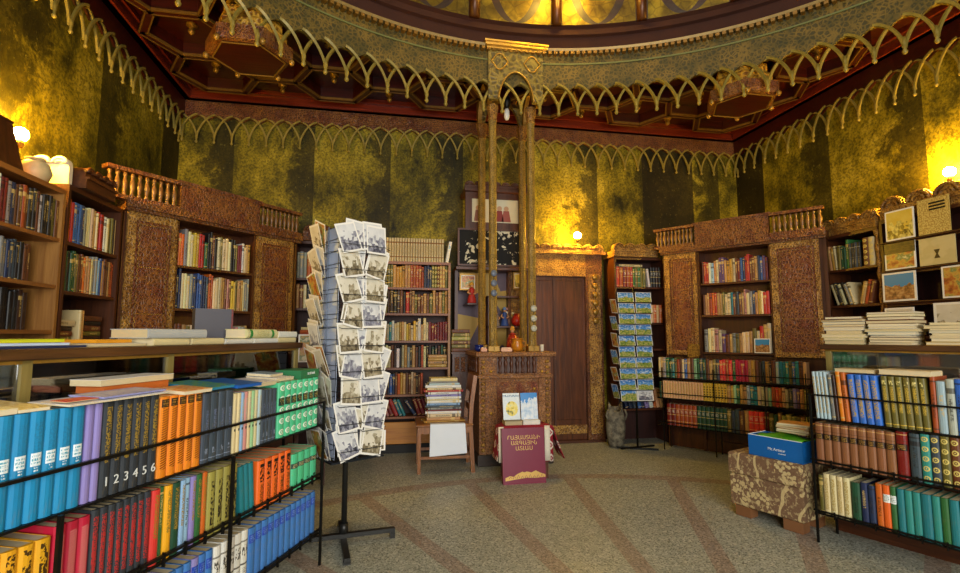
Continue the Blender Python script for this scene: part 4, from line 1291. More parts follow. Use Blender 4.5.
# ------------------------------------------------------------------ wall of posters (face-out on the ledges of the right display case)
def print_mat(name, kind):
    g = G(name)
    x, y, z = g.xyz(g.tc('Generated'))
    oi = g.oi(); r = oi.outputs['Random']
    sv = g.n('ShaderNodeCombineXYZ', {0: g.ma('MULTIPLY_ADD', r, 50, x), 1: g.ma('MULTIPLY', r, 31), 2: z}).outputs[0]
    n = g.noise(sv, 3.2, 4, .55); n2 = g.noise(sv, 8, 4)
    bl = g.xyz(g.vor(g.n('ShaderNodeCombineXYZ', {0: g.ma('MULTIPLY_ADD', r, 50, g.ma('MULTIPLY', x, 1.5)), 1: g.ma('MULTIPLY', r, 31), 2: z}).outputs[0], 5, 'F1', 1))[0]
    hz = g.ma('ADD', .5, g.ma('MULTIPLY', g.ma('SUBTRACT', bl, .5), .5))
    up_ = g.ma('GREATER_THAN', z, hz)
    ph_ = g.ma('ADD', g.ma('MULTIPLY', up_, g.ma('MULTIPLY_ADD', n, .35, .55)), g.ma('MULTIPLY', g.ma('SUBTRACT', 1, up_), g.ma('ADD', g.ma('MULTIPLY', bl, .35), g.ma('MULTIPLY', g.ma('SUBTRACT', n2, .3), .8))))
    if kind == 'view':
        hor = g.ma('ADD', .5, g.ma('MULTIPLY', g.ma('SUBTRACT', n, .5), .55))
        sky = g.mix(g.ramp(n2, [(.5, 0.0), (.7, 1.0)]), g.mix(z, '#6fb8ea', '#1667b8'), '#dfeaf0')
        land = g.ramp(n2, [(.3, '#2d5a24'), (.5, '#8a9a3c'), (.65, '#c8b070'), (.8, '#7a5030')])
        c = g.mix(g.ma('GREATER_THAN', z, hor), land, sky)
        w = .03
    elif kind == 'sepia':
        c = g.ramp(ph_, [(.1, '#3e3428'), (.35, '#8a7e62'), (.6, '#c8c0a6'), (.85, '#e8e2d0')])
        w = .065
    elif kind == 'grey':
        c = g.ramp(ph_, [(.1, '#343440'), (.35, '#80808e'), (.6, '#c2c4c4'), (.85, '#e8e8e4')])
        w = .065
    elif kind == 'colour':
        c = g.ramp(n, [(.3, '#5a3018'), (.42, '#b0602c'), (.52, '#c8a048'), (.6, '#6a8048'), (.7, '#e0d8b0')])
        w = .05
    elif kind == 'map':
        c = g.ramp(ph_, [(.1, '#5a4a18'), (.3, '#9a8428'), (.5, '#e8d878'), (.75, '#d8b840'), (.95, '#e8d070')])
        w = .05
    elif kind == 'rock':
        hor = g.ma('ADD', .55, g.ma('MULTIPLY', g.ma('SUBTRACT', n, .5), .7))
        c = g.mix(g.ma('GREATER_THAN', z, hor), g.ramp(n2, [(.3, '#4a2c18'), (.5, '#a07040'), (.7, '#d0a870')]), '#2f86c0')
        w = .06
    e = g.ma('MAXIMUM', g.ma('ABSOLUTE', g.ma('SUBTRACT', x, .5)), g.ma('ABSOLUTE', g.ma('SUBTRACT', z, .5)))
    c = g.mix(g.ma('GREATER_THAN', e, .5 - w), c, '#efece2')
    return g.done(c, .35)


PV, PS, PG, PCO, PMAP, PRK = [print_mat('print_' + k, k) for k in ('view', 'sepia', 'grey', 'colour', 'map', 'rock')]
FP = Fr(4.30, 5.0, 0, -1)
POST = [  # u0,u1,z0,z1,mat,label
    (1.385, 1.63, 2.065, 2.33, PMAP, 'yellow framed picture poster, top of the left poster column'),
    (1.36, 1.62, 1.815, 2.05, PCO, 'dark landscape poster second from top in the left poster column'),
    (1.32, 1.605, 1.545, 1.80, PRK, 'blue-sky cliff photograph poster in the left poster column'),
    (1.31, 1.56, 1.255, 1.50, PS, 'pale poster at the foot of the left poster column'),
    (1.66, 1.90, 2.065, 2.36, sheet_mat('ochre_print', '#d6c070', '#b08c40', 22), 'cream poster with black bars, top of the right poster column'),
    (1.65, 1.92, 1.815, 2.042, sheet_mat('plain_tan_poster', '#d0c08a', '#c8b880', 2), 'plain tan poster with a small hourglass emblem below the map'),
    (1.80, 2.08, 1.545, 1.80, PCO, 'brown landscape poster at the picture edge, third row'),
    (1.72, 2.06, 1.255, 1.52, PS, 'pale beige poster at the picture edge, bottom row')]
for i, (a, b, z0, z1, m, lab) in enumerate(POST):
    o = empty('poster_board', FP.p((a + b) / 2, -.022 if i == 3 else -.034, z0 + .001), FP.rz, lab, 'poster', 'face-out posters')
    o.rotation_euler = (rad(-1.2), 0, FP.rz)
    w, h = b - a, z1 - z0 - .008
    MB().box(-w / 2, w / 2, 0, .006, 0, h).build('board', m, o)
    if i == 4:
        for k in range(3): MB().box(-.03, .09, -.002, 0, h - .05 - .025 * k, h - .036 - .025 * k).build('printed_bar', BLACKM, o)
    if i == 5:
        MB().prism([(-.022, .05), (.022, .05), (.006, .085), (.022, .12), (-.022, .12), (-.006, .085)], 'y', -.002, 0).build('emblem', plain('emblem_brown', '#4a3c1c'), o)
    if i in (1,):
        MB().box(-w / 2, w / 2, -.002, 0, h * .6, h).build('dark_header', sheet_mat('dark_header', '#2c2418', '#4a3c20', 6), o)
# ------------------------------------------------------------------ door
dr = empty('door_1', (0, 5.78, 0), 0, None, None, None, 'structure')
lf = MB().box(1.60, 2.39, .06, .10, .03, 1.97).build('door_leaf', DOORW, dr)
for (a, b) in ((1.645, 1.985), (2.02, 2.345)):
    MB().box(a, b, .05, .06, .26, 1.92, ch=.006).build('door_panel', DOORW, lf)
MB().box(1.988, 2.016, .04, .06, .2, 1.95).build('door_batten', WOOD, lf)
MB().box(1.60, 2.39, .04, .06, .10, .20).build('carved_rail', CARVEG, lf)
for (a, b) in ((1.42, 1.60), (2.39, 2.60)):
    j = MB().box(a, b, 0, .168, 0, 2.24).build('jamb', CARVEF, dr)
    MB().box(a + .03, b - .03, -.012, 0, .1, 2.0).build('carved_strip', CARVEG, j)
MB().box(1.60, 2.39, .0, .168, 1.97, 2.24).build('lintel', CARVEG, dr)
MB().box(1.60, 2.39, .01, .04, 1.965, 2.0).build('lintel_trim', WOODH, dr)
c = MB().box(1.38, 2.64, -.04, .16, 2.24, 2.275)
scallops(c, 1.40, 2.62, 9, 2.275, v0=-.03, v1=.03)
c.build('scalloped_crown', CARVEG, dr)
MB().box(1.42, 2.60, -.02, .168, 0, .03).build('threshold', WOODH, dr)
kn = MB().lathe([(.0, -.02), (.02, -.02), (.02, 0)], 10).build('door_knob', GILT, lf, (1.70, .05, 1.0), (PI / 2, 0, 0))

bs = empty('bead_string', (2.50, 5.75, 1.98), 0, 'string of round carved medallions hung on the right door jamb', 'ornament')
MB().tube([(0, 0, .04), (0, 0, -.62)], .003, 5).build('cord', BLACKM, bs)
for i in range(6):
    MB().lathe([(0, -.012), (.03, -.01), (.038, 0), (.03, .01), (0, .012)], 14, (0, 0, 0)).build('medallion', GILT, bs, (0, 0, -.02 - .105 * i), (PI / 2, 0, 0))

# ------------------------------------------------------------------ centre: carved cabinet, four-column canopy, display hutch
cb = empty('carved_cabinet', (0, 4.93, 0), 0, 'carved wooden cabinet with a baluster gallery under the four gilded columns', 'cabinet')
MB().box(.90, 1.66, -.015, .6, 0, .11, ch=.006).build('plinth', wood('plinth_dark', '#241a12', '#3c2a1c', .5, axis=0), cb)
MB().box(.915, 1.645, 0, .6, .11, 1.05).build('body', CARVEC, cb)
MB().box(1.09, 1.51, -.012, 0, .16, .80).build('front_panel', carved('cabinet_red_carving', '#8e4a32', '#4a2014', '#b08a50', 34, .5), cb)
for (a, b) in ((.93, .975), (1.585, 1.63)):
    e = MB()
    for i in range(17):
        e.lathe([(0, 0), (.02, .008), (.02, .032), (0, .04)], 8, ((a + b) / 2, -.004, .13 + .053 * i))
    e.build('beaded_corner', CARVEG, cb)
for (a, b) in ((.98, 1.085), (1.515, 1.58)):
    MB().box(a, b, -.014, 0, .12, .84).build('pilaster', CARVEC, cb)
MB().box(.90, 1.66, -.03, .6, .835, .872, ch=.006).build('moulding', CARVEC, cb)
g_ = MB().box(1.09, 1.50, -.008, .0, .885, 1.05).build('gallery', MAHOG, cb)
for i in range(7):
    MB().lathe([(.012, 0), (.02, .01), (.01, .03), (.016, .07), (.02, .1), (.01, .135), (.02, .15), (.014, .165)], 8, (1.12 + .058 * i, -.018, .885)).build('baluster', WOOD, g_)
for i in range(5):
    MB().lathe([(.012, 0), (.02, .01), (.01, .03), (.016, .07), (.02, .1), (.01, .135), (.02, .15), (.014, .165)], 8, (.905, .1 + .1 * i, .885)).build('baluster', WOOD, g_)
MB().box(.875, 1.69, -.05, .62, 1.05, 1.095, ch=.008).build('top_slab', CARVEC, cb)
for (x, z) in ((1.03, .905), (1.03, .5), (1.55, .9), (1.47, .73), (1.56, .4)):
    MB().lathe([(0, -.008), (.012, -.006), (.016, 0)], 10).build('stud', GILTB, cb, (x, -.014, z), (-PI / 2, 0, 0))

cn = empty('columned_canopy', (0, 4.93, 1.096), 0, 'four slender gilded columns carrying a carved arched box up to the ring', 'canopy')
CT = 3.64 - 1.096
for (x, y) in ((1.065, .05), (1.475, .05), (1.045, .54), (1.515, .54)):
    co = MB().lathe([(.05, 0), (.05, .05), (.046, .07), (.041, .1), (.040, CT - .2), (.043, CT - .17), (.043, CT - .16)], 8, (x, y, 0), 0, False).build('column', COLM, cn)
    MB().lathe([(.043, CT - .16), (.052, CT - .15), (.043, CT - .13), (.046, CT - .1), (.062, CT - .04), (.064, CT), (.064, CT + .01)], 8, (x, y, 0), 0, False).build('capital', CARVEG, co)
    MB().box(x - .055, x + .055, y - .048, y + .055, 0, .06, ch=.006).build('column_base', GILT, co)


def arch_poly(a, b, zb, zt, apex, w):
    """plate a..b with a pointed arch cut from below between a+w and b-w"""
    c = (a + b) / 2
    pts = [(a, zt), (a, zb), (a + w, zb)]
    hw = c - a - w
    for k in range(1, 10):
        t = k / 10
        pts.append((a + w + hw * (1 - math.cos(t * PI / 2)) ** .9, zb + (apex - zb) * math.sin(t * PI / 2) ** 1.0 * .96 + (apex - zb) * .04 * t))
    pts.append((c, apex))
    for k in range(9, 0, -1):
        t = k / 10
        pts.append((b - w - hw * (1 - math.cos(t * PI / 2)) ** .9, zb + (apex - zb) * math.sin(t * PI / 2) ** 1.0 * .96 + (apex - zb) * .04 * t))
    pts += [(b - w, zb), (b, zb), (b, zt)]
    return pts


bxt = 4.19 - 1.096
fp = MB().prism(arch_poly(.985, 1.56, CT, bxt, CT + .30, .11), 'y', -.13, -.08).build('arch_front', CARVEO, cn)
pts = [(x, -.14, z) for x, z in arch_poly(.985, 1.56, CT, bxt, CT + .30, .105)[2:-2]]
MB().tube(pts, .01, 6).build('arch_moulding', GILTB, fp)
for sx in (-.17, .17):
    q = [(1.2725 + sx + .07 * math.cos(rad(t * 30)) * (1 + .25 * math.cos(rad(t * 120))), -.135, CT + .40 + .085 * math.sin(rad(t * 30))) for t in range(12)]
    MB().tube(q, .009, 5, closed=True).build('quatrefoil', GILTB, fp)
MB().prism(arch_poly(1.0, 1.56, CT, bxt, CT + .30, .08), 'y', .52, .57).build('arch_back', CARVEO, cn)
for x in (.99, 1.515):
    MB().prism(arch_poly(-.08, .57, CT, bxt, CT + .33, .09), 'x', x, x + .045).build('arch_side', GILT, cn)
MB().box(.95, 1.60, -.18, .62, bxt, bxt + .03).box(.965, 1.585, -.16, .6, bxt - .025, bxt).box(.94, 1.61, -.19, .62, bxt + .03, bxt + .05).build('cornice', GILTB, cn)

lb = empty('hanging_bulb', (1.26, 5.15, 4.14), 0, 'unlit white bulb hanging on a black socket inside the canopy arch', 'light bulb')
MB().tube([(0, 0, .0), (0, 0, -.28)], .006, 6).build('cord', BLACKM, lb)
MB().lathe([(.02, -.28), (.045, -.31), (.05, -.36), (.03, -.4), (.025, -.43)], 12).build('socket', BLACKM, lb)
MB().lathe([(.02, -.43), (.03, -.46), (.032, -.52), (.02, -.55), (0, -.56)], 12).build('bulb', plain('milk_bulb', '#f4f2e6', .3, 0, .02), lb)

for i, (x, y, z0, n, c, lab) in enumerate(((1.065, 4.934, 1.90, 3, '#6a7488', 'string of three grey-blue glass eyes hung on the front left column'), (1.475, 4.934, 1.55, 3, '#b8b8a8', 'string of pale discs hung on the front right column'))):
    s = empty('bead_string', (x, y, z0), 0, lab, 'ornament')
    MB().tube([(0, 0, .06), (0, 0, -.26)], .002, 5).build('cord', BLACKM, s)
    for k in range(n):
        MB().lathe([(0, -.008), (.028, -.006), (.034, 0), (.028, .006), (0, .008)], 14).build('bead', plain('glass_bead_%d_%d' % (i, k), c, .25, 0, .2), s, (0, -.008, -.02 - .1 * k), (PI / 2, 0, 0))

hu = empty('display_hutch', (0, 5.58, 0), 0, 'dark display hutch against the back wall behind the gilded columns', 'display case')
MB().box(.735, 1.665, 0, .36, 0, 1.055).build('base_cabinet', MAHOG, hu)
e = MB()
for i in range(3): e.box(.76 + .07 * i, .81 + .07 * i, -.012, 0, .86, 1.02)
e.build('carved_slats', CARVEF, hu)
MB().box(.72, 1.68, -.02, .36, 1.055, 1.075).build('counter_board', WOODH, hu)
MB().box(.775, .81, .12, .34, 1.075, 2.0).build('frame_post', WOOD, hu)
MB().box(1.63, 1.665, .12, .34, 1.075, 2.0).build('frame_post', WOOD, hu)
MB().box(.775, 1.665, .0, .34, 2.0, 2.03).build('top_rail', WOODH, hu)
gq = G('painted_panel')
q = gq.vor(gq.tc(), 3.2, 'F1', 1)
gq.done(gq.mix(gq.ma('GREATER_THAN', gq.xyz(q)[0], .62), gq.mix(gq.noise(gq.tc(), 9), '#3c2c3a', '#6a5262'), '#b8922e'), .5)
MB().box(.81, 1.63, .30, .33, 1.075, 2.0).build('painted_back', gq.m, hu)
MB().box(1.15, 1.63, .06, .30, 1.345, 1.365).build('inner_shelf', WOODH, hu)
MB().box(1.15, 1.17, .06, .30, 1.075, 1.70).box(1.15, 1.63, .06, .30, 1.69, 1.71).build('inner_frame', WOOD, hu)


def framed(name, x0, x1, z0, z1, y, matp, label, fw=.025, fm=WOOD, cat='picture', extra=None):
    o = empty(name, ((x0 + x1) / 2, y, z0), 0, label, cat)
    w, h = (x1 - x0) / 2, z1 - z0
    f = MB().box(-w, -w + fw, -.02, .01, 0, h).box(w - fw, w, -.02, .01, 0, h).box(-w + fw, w - fw, -.02, .01, 0, fw).box(-w + fw, w - fw, -.02, .01, h - fw, h)
    f.build('frame', fm, o)
    MB().box(-w + fw, w - fw, -.006, .008, fw, h - fw).build('picture_sheet', matp, o)
    return o


framed('framed_picture', .825, 1.02, 1.77, 1.96, 5.68, print_mat('print_sunset', 'colour'), 'small framed landscape at the top left of the hutch', .018, GILT)
framed('framed_picture', 1.45, 1.60, 1.79, 1.99, 5.68, print_mat('print_icon', 'map'), 'small gilt picture at the top right of the hutch', .015, GILT)
# black embroidered panel
ge = G('white_embroidery')
vv = ge.tc('Object')
n1 = ge.noise(ge.mapv(vv, (1, 1, 1), (4, 0, 2)), 7, 5, .65, 1.2)
d1 = ge.vor(vv, 16, 'F1')
msk = ge.ma('MULTIPLY', ge.ma('GREATER_THAN', n1, .535), ge.ma('LESS_THAN', d1, .5))
ge.done(ge.mix(msk, '#0c0b0a', ge.mix(ge.noise(vv, 30), '#b8b090', '#efe8cc')), .8)
framed('framed_embroidery', .79, 1.60, 2.04, 2.47, 5.60, ge.m, 'black panel embroidered with white flowers above the hutch', .02, WOOD, 'embroidery')
# picture shrine with scalloped hood
ph = framed('framed_picture', .88, 1.58, 2.475, 2.90, 5.62, plain('cream_mount', '#d8d0b0', .6, 0, .06), 'dark framed picture of two red-robed figures under a scalloped hood', .075, MAHOG)
c = MB().box(-.37, .37, -.09, .30, .42, .46)
scallops(c, -.37, .37, 7, .455, v0=-.09, v1=-.05)
c.build('scalloped_hood', MAHOG, ph)
for i, (x, w, c_) in enumerate(((-.2, .05, '#8a5a48'), (.05, .05, '#8c2c20'), (.13, .055, '#a05040'))):
    fg = MB().prism([(x - w, .09), (x + w, .09), (x + w * .6, .22), (x - w * .6, .22)], 'y', -.0085, -.0062)
    fg.build('painted_robe', plain('robe_%d' % i, c_, .6), ph)
    MB().lathe([(0, -.0011), (.03, -.001), (.03, .001)], 12).build('painted_head', plain('face_%d' % i, '#c89a70', .6), ph, (x, -.0075, .245), (PI / 2, 0, 0))

# figurines and pots on the cabinet and in the hutch
def figurine(x, y, z, h, c1, c2, label, name='doll_figurine'):
    o = empty(name, (x, y, z), 0, label, 'figurine')
    MB().lathe([(h * .2, 0), (h * .22, h * .05), (h * .14, h * .4), (h * .11, h * .55), (h * .14, h * .66), (h * .06, h * .74)], 12).build('robe', plain('cloth_' + str(len(bpy.data.materials)), c1, .6, 0, .2), o)
    MB().lathe([(0, h * .72), (h * .07, h * .76), (h * .085, h * .84), (h * .06, h * .93), (0, h * .95)], 12).build('head', plain('skin_' + str(len(bpy.data.materials)), '#c89468', .5), o)
    MB().lathe([(h * .1, h * .84), (h * .1, h * .9), (h * .05, h), (0, h * 1.0)], 12).build('headdress', plain('hat_' + str(len(bpy.data.materials)), c2, .6), o)
    for s in (-1, 1):
        MB().tube([(s * h * .12, 0, h * .62), (s * h * .2, -h * .06, h * .48), (s * h * .08, -h * .16, h * .42)], h * .045, 6).build('arm', bpy.data.materials['cloth_' + str([int(m.name.split('_')[1]) for m in bpy.data.materials if m.name.startswith('cloth_')][-1])] if False else o.children[0].data.materials[0], o)
    return o


def pot(x, y, z, prof, c, label, name='clay_pot', cat='pot', handle=False, rough=.3, extra=None):
    o = empty(name, (x, y, z), 0, label, cat)
    m = plain('glaze_' + str(len(bpy.data.materials)), c, rough, 0, .2, 20)
    MB().lathe(prof, 18).build('body', m, o)
    r = prof[-1][0]
    MB().lathe([(r * .9, prof[-1][1]), (r * 1.12, prof[-1][1] + .004), (r * 1.12, prof[-1][1] + .012), (r * .85, prof[-1][1] + .012)], 18).build('rim', m, o)
    if handle:
        w = max(p[0] for p in prof); h = prof[-1][1]
        MB().tube([(w * .85, 0, h * .35), (w * 1.45, 0, h * .5), (w * 1.45, 0, h * .8), (r, 0, h * .92)], .007, 6).build('handle', m, o)
    return o


figurine(.955, 5.61, 1.62, .24, '#b8241c', '#d8a030', 'red and yellow doll hanging left in the hutch')
bk = MB().box(.90, 1.02, 5.56, 5.88, 1.60, 1.618).build('ledge_bracket', WOODH)
bk.parent = hu; bk.matrix_parent_inverse = Matrix.Identity(4); bk.location = (0, -5.58, 0)
figurine(1.36, 5.72, 1.366, .22, '#2c4a8a', '#6a8ab8', 'blue robed doll on the inner shelf of the hutch')
figurine(1.27, 5.74, 1.366, .18, '#8a7a6a', '#5a4a3a', 'grey-brown doll left of the blue doll on the inner shelf')
pot(1.50, 5.70, 1.366, [(.03, 0), (.06, .03), (.065, .07), (.045, .11), (.03, .13)], '#b02418', 'red glazed jug on the right of the inner shelf', 'glazed_jug', 'jug', True)
fl = empty('flower_bunch', (1.43, 5.80, 1.366), 0, 'bunch of white and pink dried flowers behind the red jug', 'flowers')
MB().lathe([(.02, 0), (.035, .02), (.035, .08), (.025, .1)], 12).build('pot', plain('flower_pot', '#7a4a30', .5), fl)
rr = random.Random(4)
for k in range(9):
    MB().lathe([(0, -.02), (.018, -.012), (.024, 0), (.018, .012), (0, .018)], 8, (rr.uniform(-.07, .07), rr.uniform(-.03, .03), .12 + rr.uniform(0, .1))).build('blossom', plain('petal_%d' % k, rr.choice(('#e8dcc8', '#d89a90', '#e0d0a0')), .7), fl)
pot(.945, 5.10, 1.096, [(.025, 0), (.045, .015), (.05, .035), (.042, .055)], '#1c2c78', 'small cobalt blue bowl on the left front of the carved cabinet', 'glazed_bowl', 'bowl', rough=.15)
pot(1.325, 5.03, 1.096, [(.04, 0), (.06, .02), (.062, .07), (.05, .1), (.055, .12)], '#c07818', 'amber painted pot between the columns on the carved cabinet', 'painted_pot', 'pot', True)
pot(1.33, 5.22, 1.096, [(.05, 0), (.07, .05), (.06, .13), (.03, .17)], '#a8301c', 'red painted vase behind the amber pot on the carved cabinet', 'painted_vase', 'vase')
figurine(1.36, 5.36, 1.096, .26, '#b83020', '#c89030', 'red and gold doll at the back of the carved cabinet top')
for i, (x, y, w, c, lab) in enumerate(((.965, 4.96, .06, '#d8a080', 'small pink soap-like block left on the cabinet edge'), (1.19, 4.95, .11, '#e0b090', 'pale pink tray of trinkets between the front columns'), (1.57, 4.97, .03, '#e8e0c8', 'small white cup right of the front right column'))):
    o = empty('trinket_tray' if i == 1 else ('white_cup' if i == 2 else 'pink_block'), (x, y, 1.096), 0, lab, 'trinket')
    if i == 2:
        MB().lathe([(.012, 0), (.018, .01), (.02, .06), (.022, .07)], 12).build('cup_body', plain('cup', c, .3), o)
    else:
        MB().box(-w / 2, w / 2, -.03, .03, 0, .035, ch=.006).build('tray_body', plain('pinkish_%d' % i, c, .5), o)
        MB().box(-w / 2 + .008, w / 2 - .008, -.022, .022, .035, .042).build('tray_lid', plain('pinklid_%d' % i, '#e8c8b0', .5), o)
flat_stack(Fr(0, 5.58, 1, 0), .83 - .0, .055, 1.0765, [('brown', .2, .115, .042, 1), ('olive', .2, .115, .04, -1), ('brown', .21, .115, .044, 1), ('khaki', .2, .115, .042, -2), ('olive', .2, .115, .04, 1), ('brown', .2, .115, .04, 0)], 'left corner of the display hutch', face=False, kind='hardback_book')
# ------------------------------------------------------------------ chair with the book pile
ch = empty('wooden_chair', (.58, 4.95, 0), rad(-2), 'varnished wooden chair turned sideways with a tall pile of books on its seat', 'chair')
# seat faces left: back posts on the right (+x)
for (x, y, h, tx) in ((-.25, -.19, .42, 0), (-.25, .19, .42, 0)):
    MB().prism([(x - .012, y - .012), (x + .018, y - .012), (x + .018, y + .018), (x - .012, y + .018)], 'z', 0, h).build('leg', CHAIRW, ch)
for y in (-.19, .19):
    M = MB()
    M.tube([(.25, y, 0), (.225, y, .42), (.235, y, .62), (.27, y, .88)], .026, 4)
    M.build('leg', CHAIRW, ch)
MB().box(-.28, .25, -.22, .22, .42, .445, ch=.008).build('seat', CHAIRW, ch)
MB().box(-.25, .22, -.205, -.19, .36, .42).box(-.25, .22, .19, .205, .36, .42).box(-.262, -.245, -.19, .19, .36, .42).build('apron', CHAIRW, ch)
b = MB().box(-.012, .012, -.2, .2, .72, .885, M=Matrix.Translation((.255, 0, 0)) @ Matrix.Translation((0, 0, .8)) @ Matrix.Rotation(rad(8), 4, 'Y') @ Matrix.Translation((0, 0, -.8)))
b.build('backrest', CHAIRW, ch)
MB().box(.222, .24, -.18, .18, .55, .61).build('back_rail', CHAIRW, ch)
MB().box(-.01, .01, -.19, .19, .17, .2, M=Matrix.Translation((.225, 0, 0))).box(-.24, .22, -.2, -.185, .13, .155).box(-.24, .22, .185, .2, .13, .155).build('stretcher', CHAIRW, ch)
pa = MB()
pp = [(0, .255), (.01, .26), (.02, .25)]
pa.add([(-.15, -.243, .45), (.17, -.243, .452), (.185, -.262, .19), (-.155, -.252, .165), (-.15, -.15, .4475), (.17, -.15, .4475), (-.15, -.242, .45), (.17, -.242, .45), (-.154, -.2405, .452), (.185, -.2605, .19), (-.155, -.2505, .165)],
       [(0, 1, 2, 3), (0, 4, 5, 1), (7, 6, 10, 9)])
o = pa.build('paper_sheet', plain('blue_white_paper', '#e4ecf4', .6, 0, .03), None, (.58, 4.95, 0), (0, 0, rad(-2)))
tag(o, 'blank white sheet hanging over the front edge of the chair seat', 'paper')
CH = [('ochre', 0.394, .2, .014, 6), ('tan', 0.313, .2, .03, -2), ('beige', 0.313, .2, .032, 2), ('white', 0.336, .2, .026, -3), ('dark red', 0.336, .2, .014, 2), ('grey', 0.313, .2, .02, 5), ('slate', 0.325, .2, .018, -6), ('sky blue', 0.313, .19, .022, -2), ('white', 0.325, .2, .026, 3), ('cream', 0.302, .2, .012, -3), ('white', 0.325, .2, .024, 1), ('lilac', 0.336, .2, .018, -2), ('white', 0.313, .2, .024, 4), ('red', 0.371, .21, .018, -2), ('cream', 0.325, .2, .02, 3), ('white', 0.336, .2, .026, -4), ('pale blue', 0.290, .19, .018, 3), ('grey', 0.267, .19, .016, -2), ('cream', 0.255, .18, .03, 2)]
flat_stack(Fr(.58, 4.95, 1, 0), -.02, 0, .4455, CH, 'tall pile on the chair', face=False)

# ------------------------------------------------------------------ atlas board, cloth-draped stand, two upright books
st = empty('low_stand', (1.25, 4.52, 0), 0, 'low wooden stand hidden under the red embroidered cloth', 'stand')
MB().box(-.2, .2, -.08, .08, .41, .44).build('stand_top', WOODH, st)
for sx in (-.18, .18):
    for sy in (-.06, .06):
        MB().box(sx - .02, sx + .02, sy - .02, sy + .02, 0, .41).build('leg', WOOD, st)
ga = G('red_embroidered_cloth')
x, y, z = ga.xyz(ga.tc('UV')) if False else ga.xyz(ga.tc('Object'))
s_ = ga.ma('ADD', x, ga.ma('MULTIPLY', y, .7))
fx = ga.ma('ABSOLUTE', ga.ma('SUBTRACT', ga.ma('FRACT', ga.ma('MULTIPLY', s_, 11)), .5)); fz = ga.ma('ABSOLUTE', ga.ma('SUBTRACT', ga.ma('FRACT', ga.ma('MULTIPLY', z, 9)), .5))
dd = ga.ma('ADD', fx, fz)
cl = ga.mix(ga.ma('MULTIPLY', ga.band(dd, .2, .36), 1), '#96182a', '#e8d8c8')
cl = ga.mix(ga.ma('LESS_THAN', dd, .1), cl, '#d8a8a0')
ga.done(cl, .85, 0, ga.noise(ga.tc(), 160), .2)
lace = plain('cream_lace', '#e8dfc8', .85, 0, .12, 60, .3)
clo = empty('embroidered_cloth', (1.25, 4.52, .456), 0, 'red and white embroidered cloth draped over the low stand behind the atlas', 'cloth')
def sheet(pts, n_u, n_v, th=.004):
    """closed thin cloth from a grid of points"""
    vs = [p for row in pts for p in row]
    W_ = len(pts[0]); H_ = len(pts)
    fs = [(r * W_ + c, r * W_ + c + 1, (r + 1) * W_ + c + 1, (r + 1) * W_ + c) for r in range(H_ - 1) for c in range(W_ - 1)]
    return vs, fs
rows_ = []
for j in range(8):
    t = j / 7
    r_ = []
    for i in range(15):
        s = i / 14 * 2 - 1
        # across: left drop, top, right drop flaring outward
        a = abs(s)
        if a < .55: px, pz = s / .55 * .235, .004
        else:
            k = (a - .55) / .45
            px = math.copysign(.235 + (.02 + (.085 if s > 0 else .012)) * k, s); pz = .004 - .29 * k - .02 * math.sin(k * 3)
        r_.append((px, -.10 + .20 * t + .008 * math.sin(i * 1.7 + j), pz))
    rows_.append(r_)
o = MB().add(*sheet(rows_, 15, 8), 0, True).build('cloth_body', ga.m, clo)
md = o.modifiers.new('thick', 'SOLIDIFY'); md.thickness = .006; md.offset = 1
rows_ = [[(-.235 + .47 * i / 10, -.104 - .012 * k - .004 * math.sin(i * 1.3), .006 - .31 * k) for i in range(11)] for k in (0, .3, .6, 1)]
o = MB().add(*sheet(rows_, 11, 4), 0, True).build('front_fall', ga.m, clo)
md = o.modifiers.new('thick', 'SOLIDIFY'); md.thickness = .006; md.offset = 1
for (x0, x1) in ((-.262, -.215), (.155, .205)):
    rows_ = [[(x0 + (x1 - x0) * i / 3 , -.116 - .012 * k, .006 - .3 * k) for i in range(4)] for k in (0, .3, .6, 1)]
    o = MB().add(*sheet(rows_, 4, 4), 0, True).build('lace_border', lace, clo)
    md = o.modifiers.new('thick', 'SOLIDIFY'); md.thickness = .004; md.offset = 1
rows_ = [[(.365 + .012 * math.sin(j * 2.5), -.178 + .33 * j / 9, -.285 + .1 * i) for i in range(2)] for j in range(10)]

at = empty('atlas_board', (1.195, 4.30, 0), rad(1), 'large crimson atlas with gold Armenian title and mountain leaning on the stand', 'book')
at.rotation_euler = (rad(-7), 0, rad(1))
crim = plain('crimson_cover', '#7c1838', .38, 0, .06, 8)
MB().box(-.19, .19, 0, .004, 0, .46).box(-.19, .19, .036, .04, 0, .46).box(-.19, -.186, 0.004, .036, 0, .46).build('cover', crim, at)
MB().box(-.186, .185, .004, .036, .004, .456).build('page_block', PAGES, at)
GOLDF = plain('gold_foil', '#d8b060', .35, .4, .12)
text('title_lettering', 'ՀԱՅԱՍՏԱՆԻ\nԱԶԳԱՅԻՆ\nԱՏԼԱՍ', .047, GOLDF, at, (.005, -.001, .335), (PI / 2, 0, 0), .0008)
mt = MB()
ridge = [(-.17, .03), (-.17, .055), (-.13, .07), (-.10, .062), (-.06, .085), (-.02, .10), (.0, .094), (.02, .1), (.06, .09), (.10, .105), (.14, .085), (.185, .07), (.185, .05), (.1, .045), (.02, .05), (-.08, .04)]
mt.prism(ridge, 'y', -.0012, .001).build('mountain_emblem', GOLDF, at)
mt = MB()
for k in range(9):
    mt.tube([(-.14 + .035 * k, -.0018, .045), (-.125 + .035 * k, -.0018, .065 + .006 * (k % 3)), (-.115 + .035 * k, -.0018, .05)], .0022, 4)
mt.build('emblem_line', crim, at)
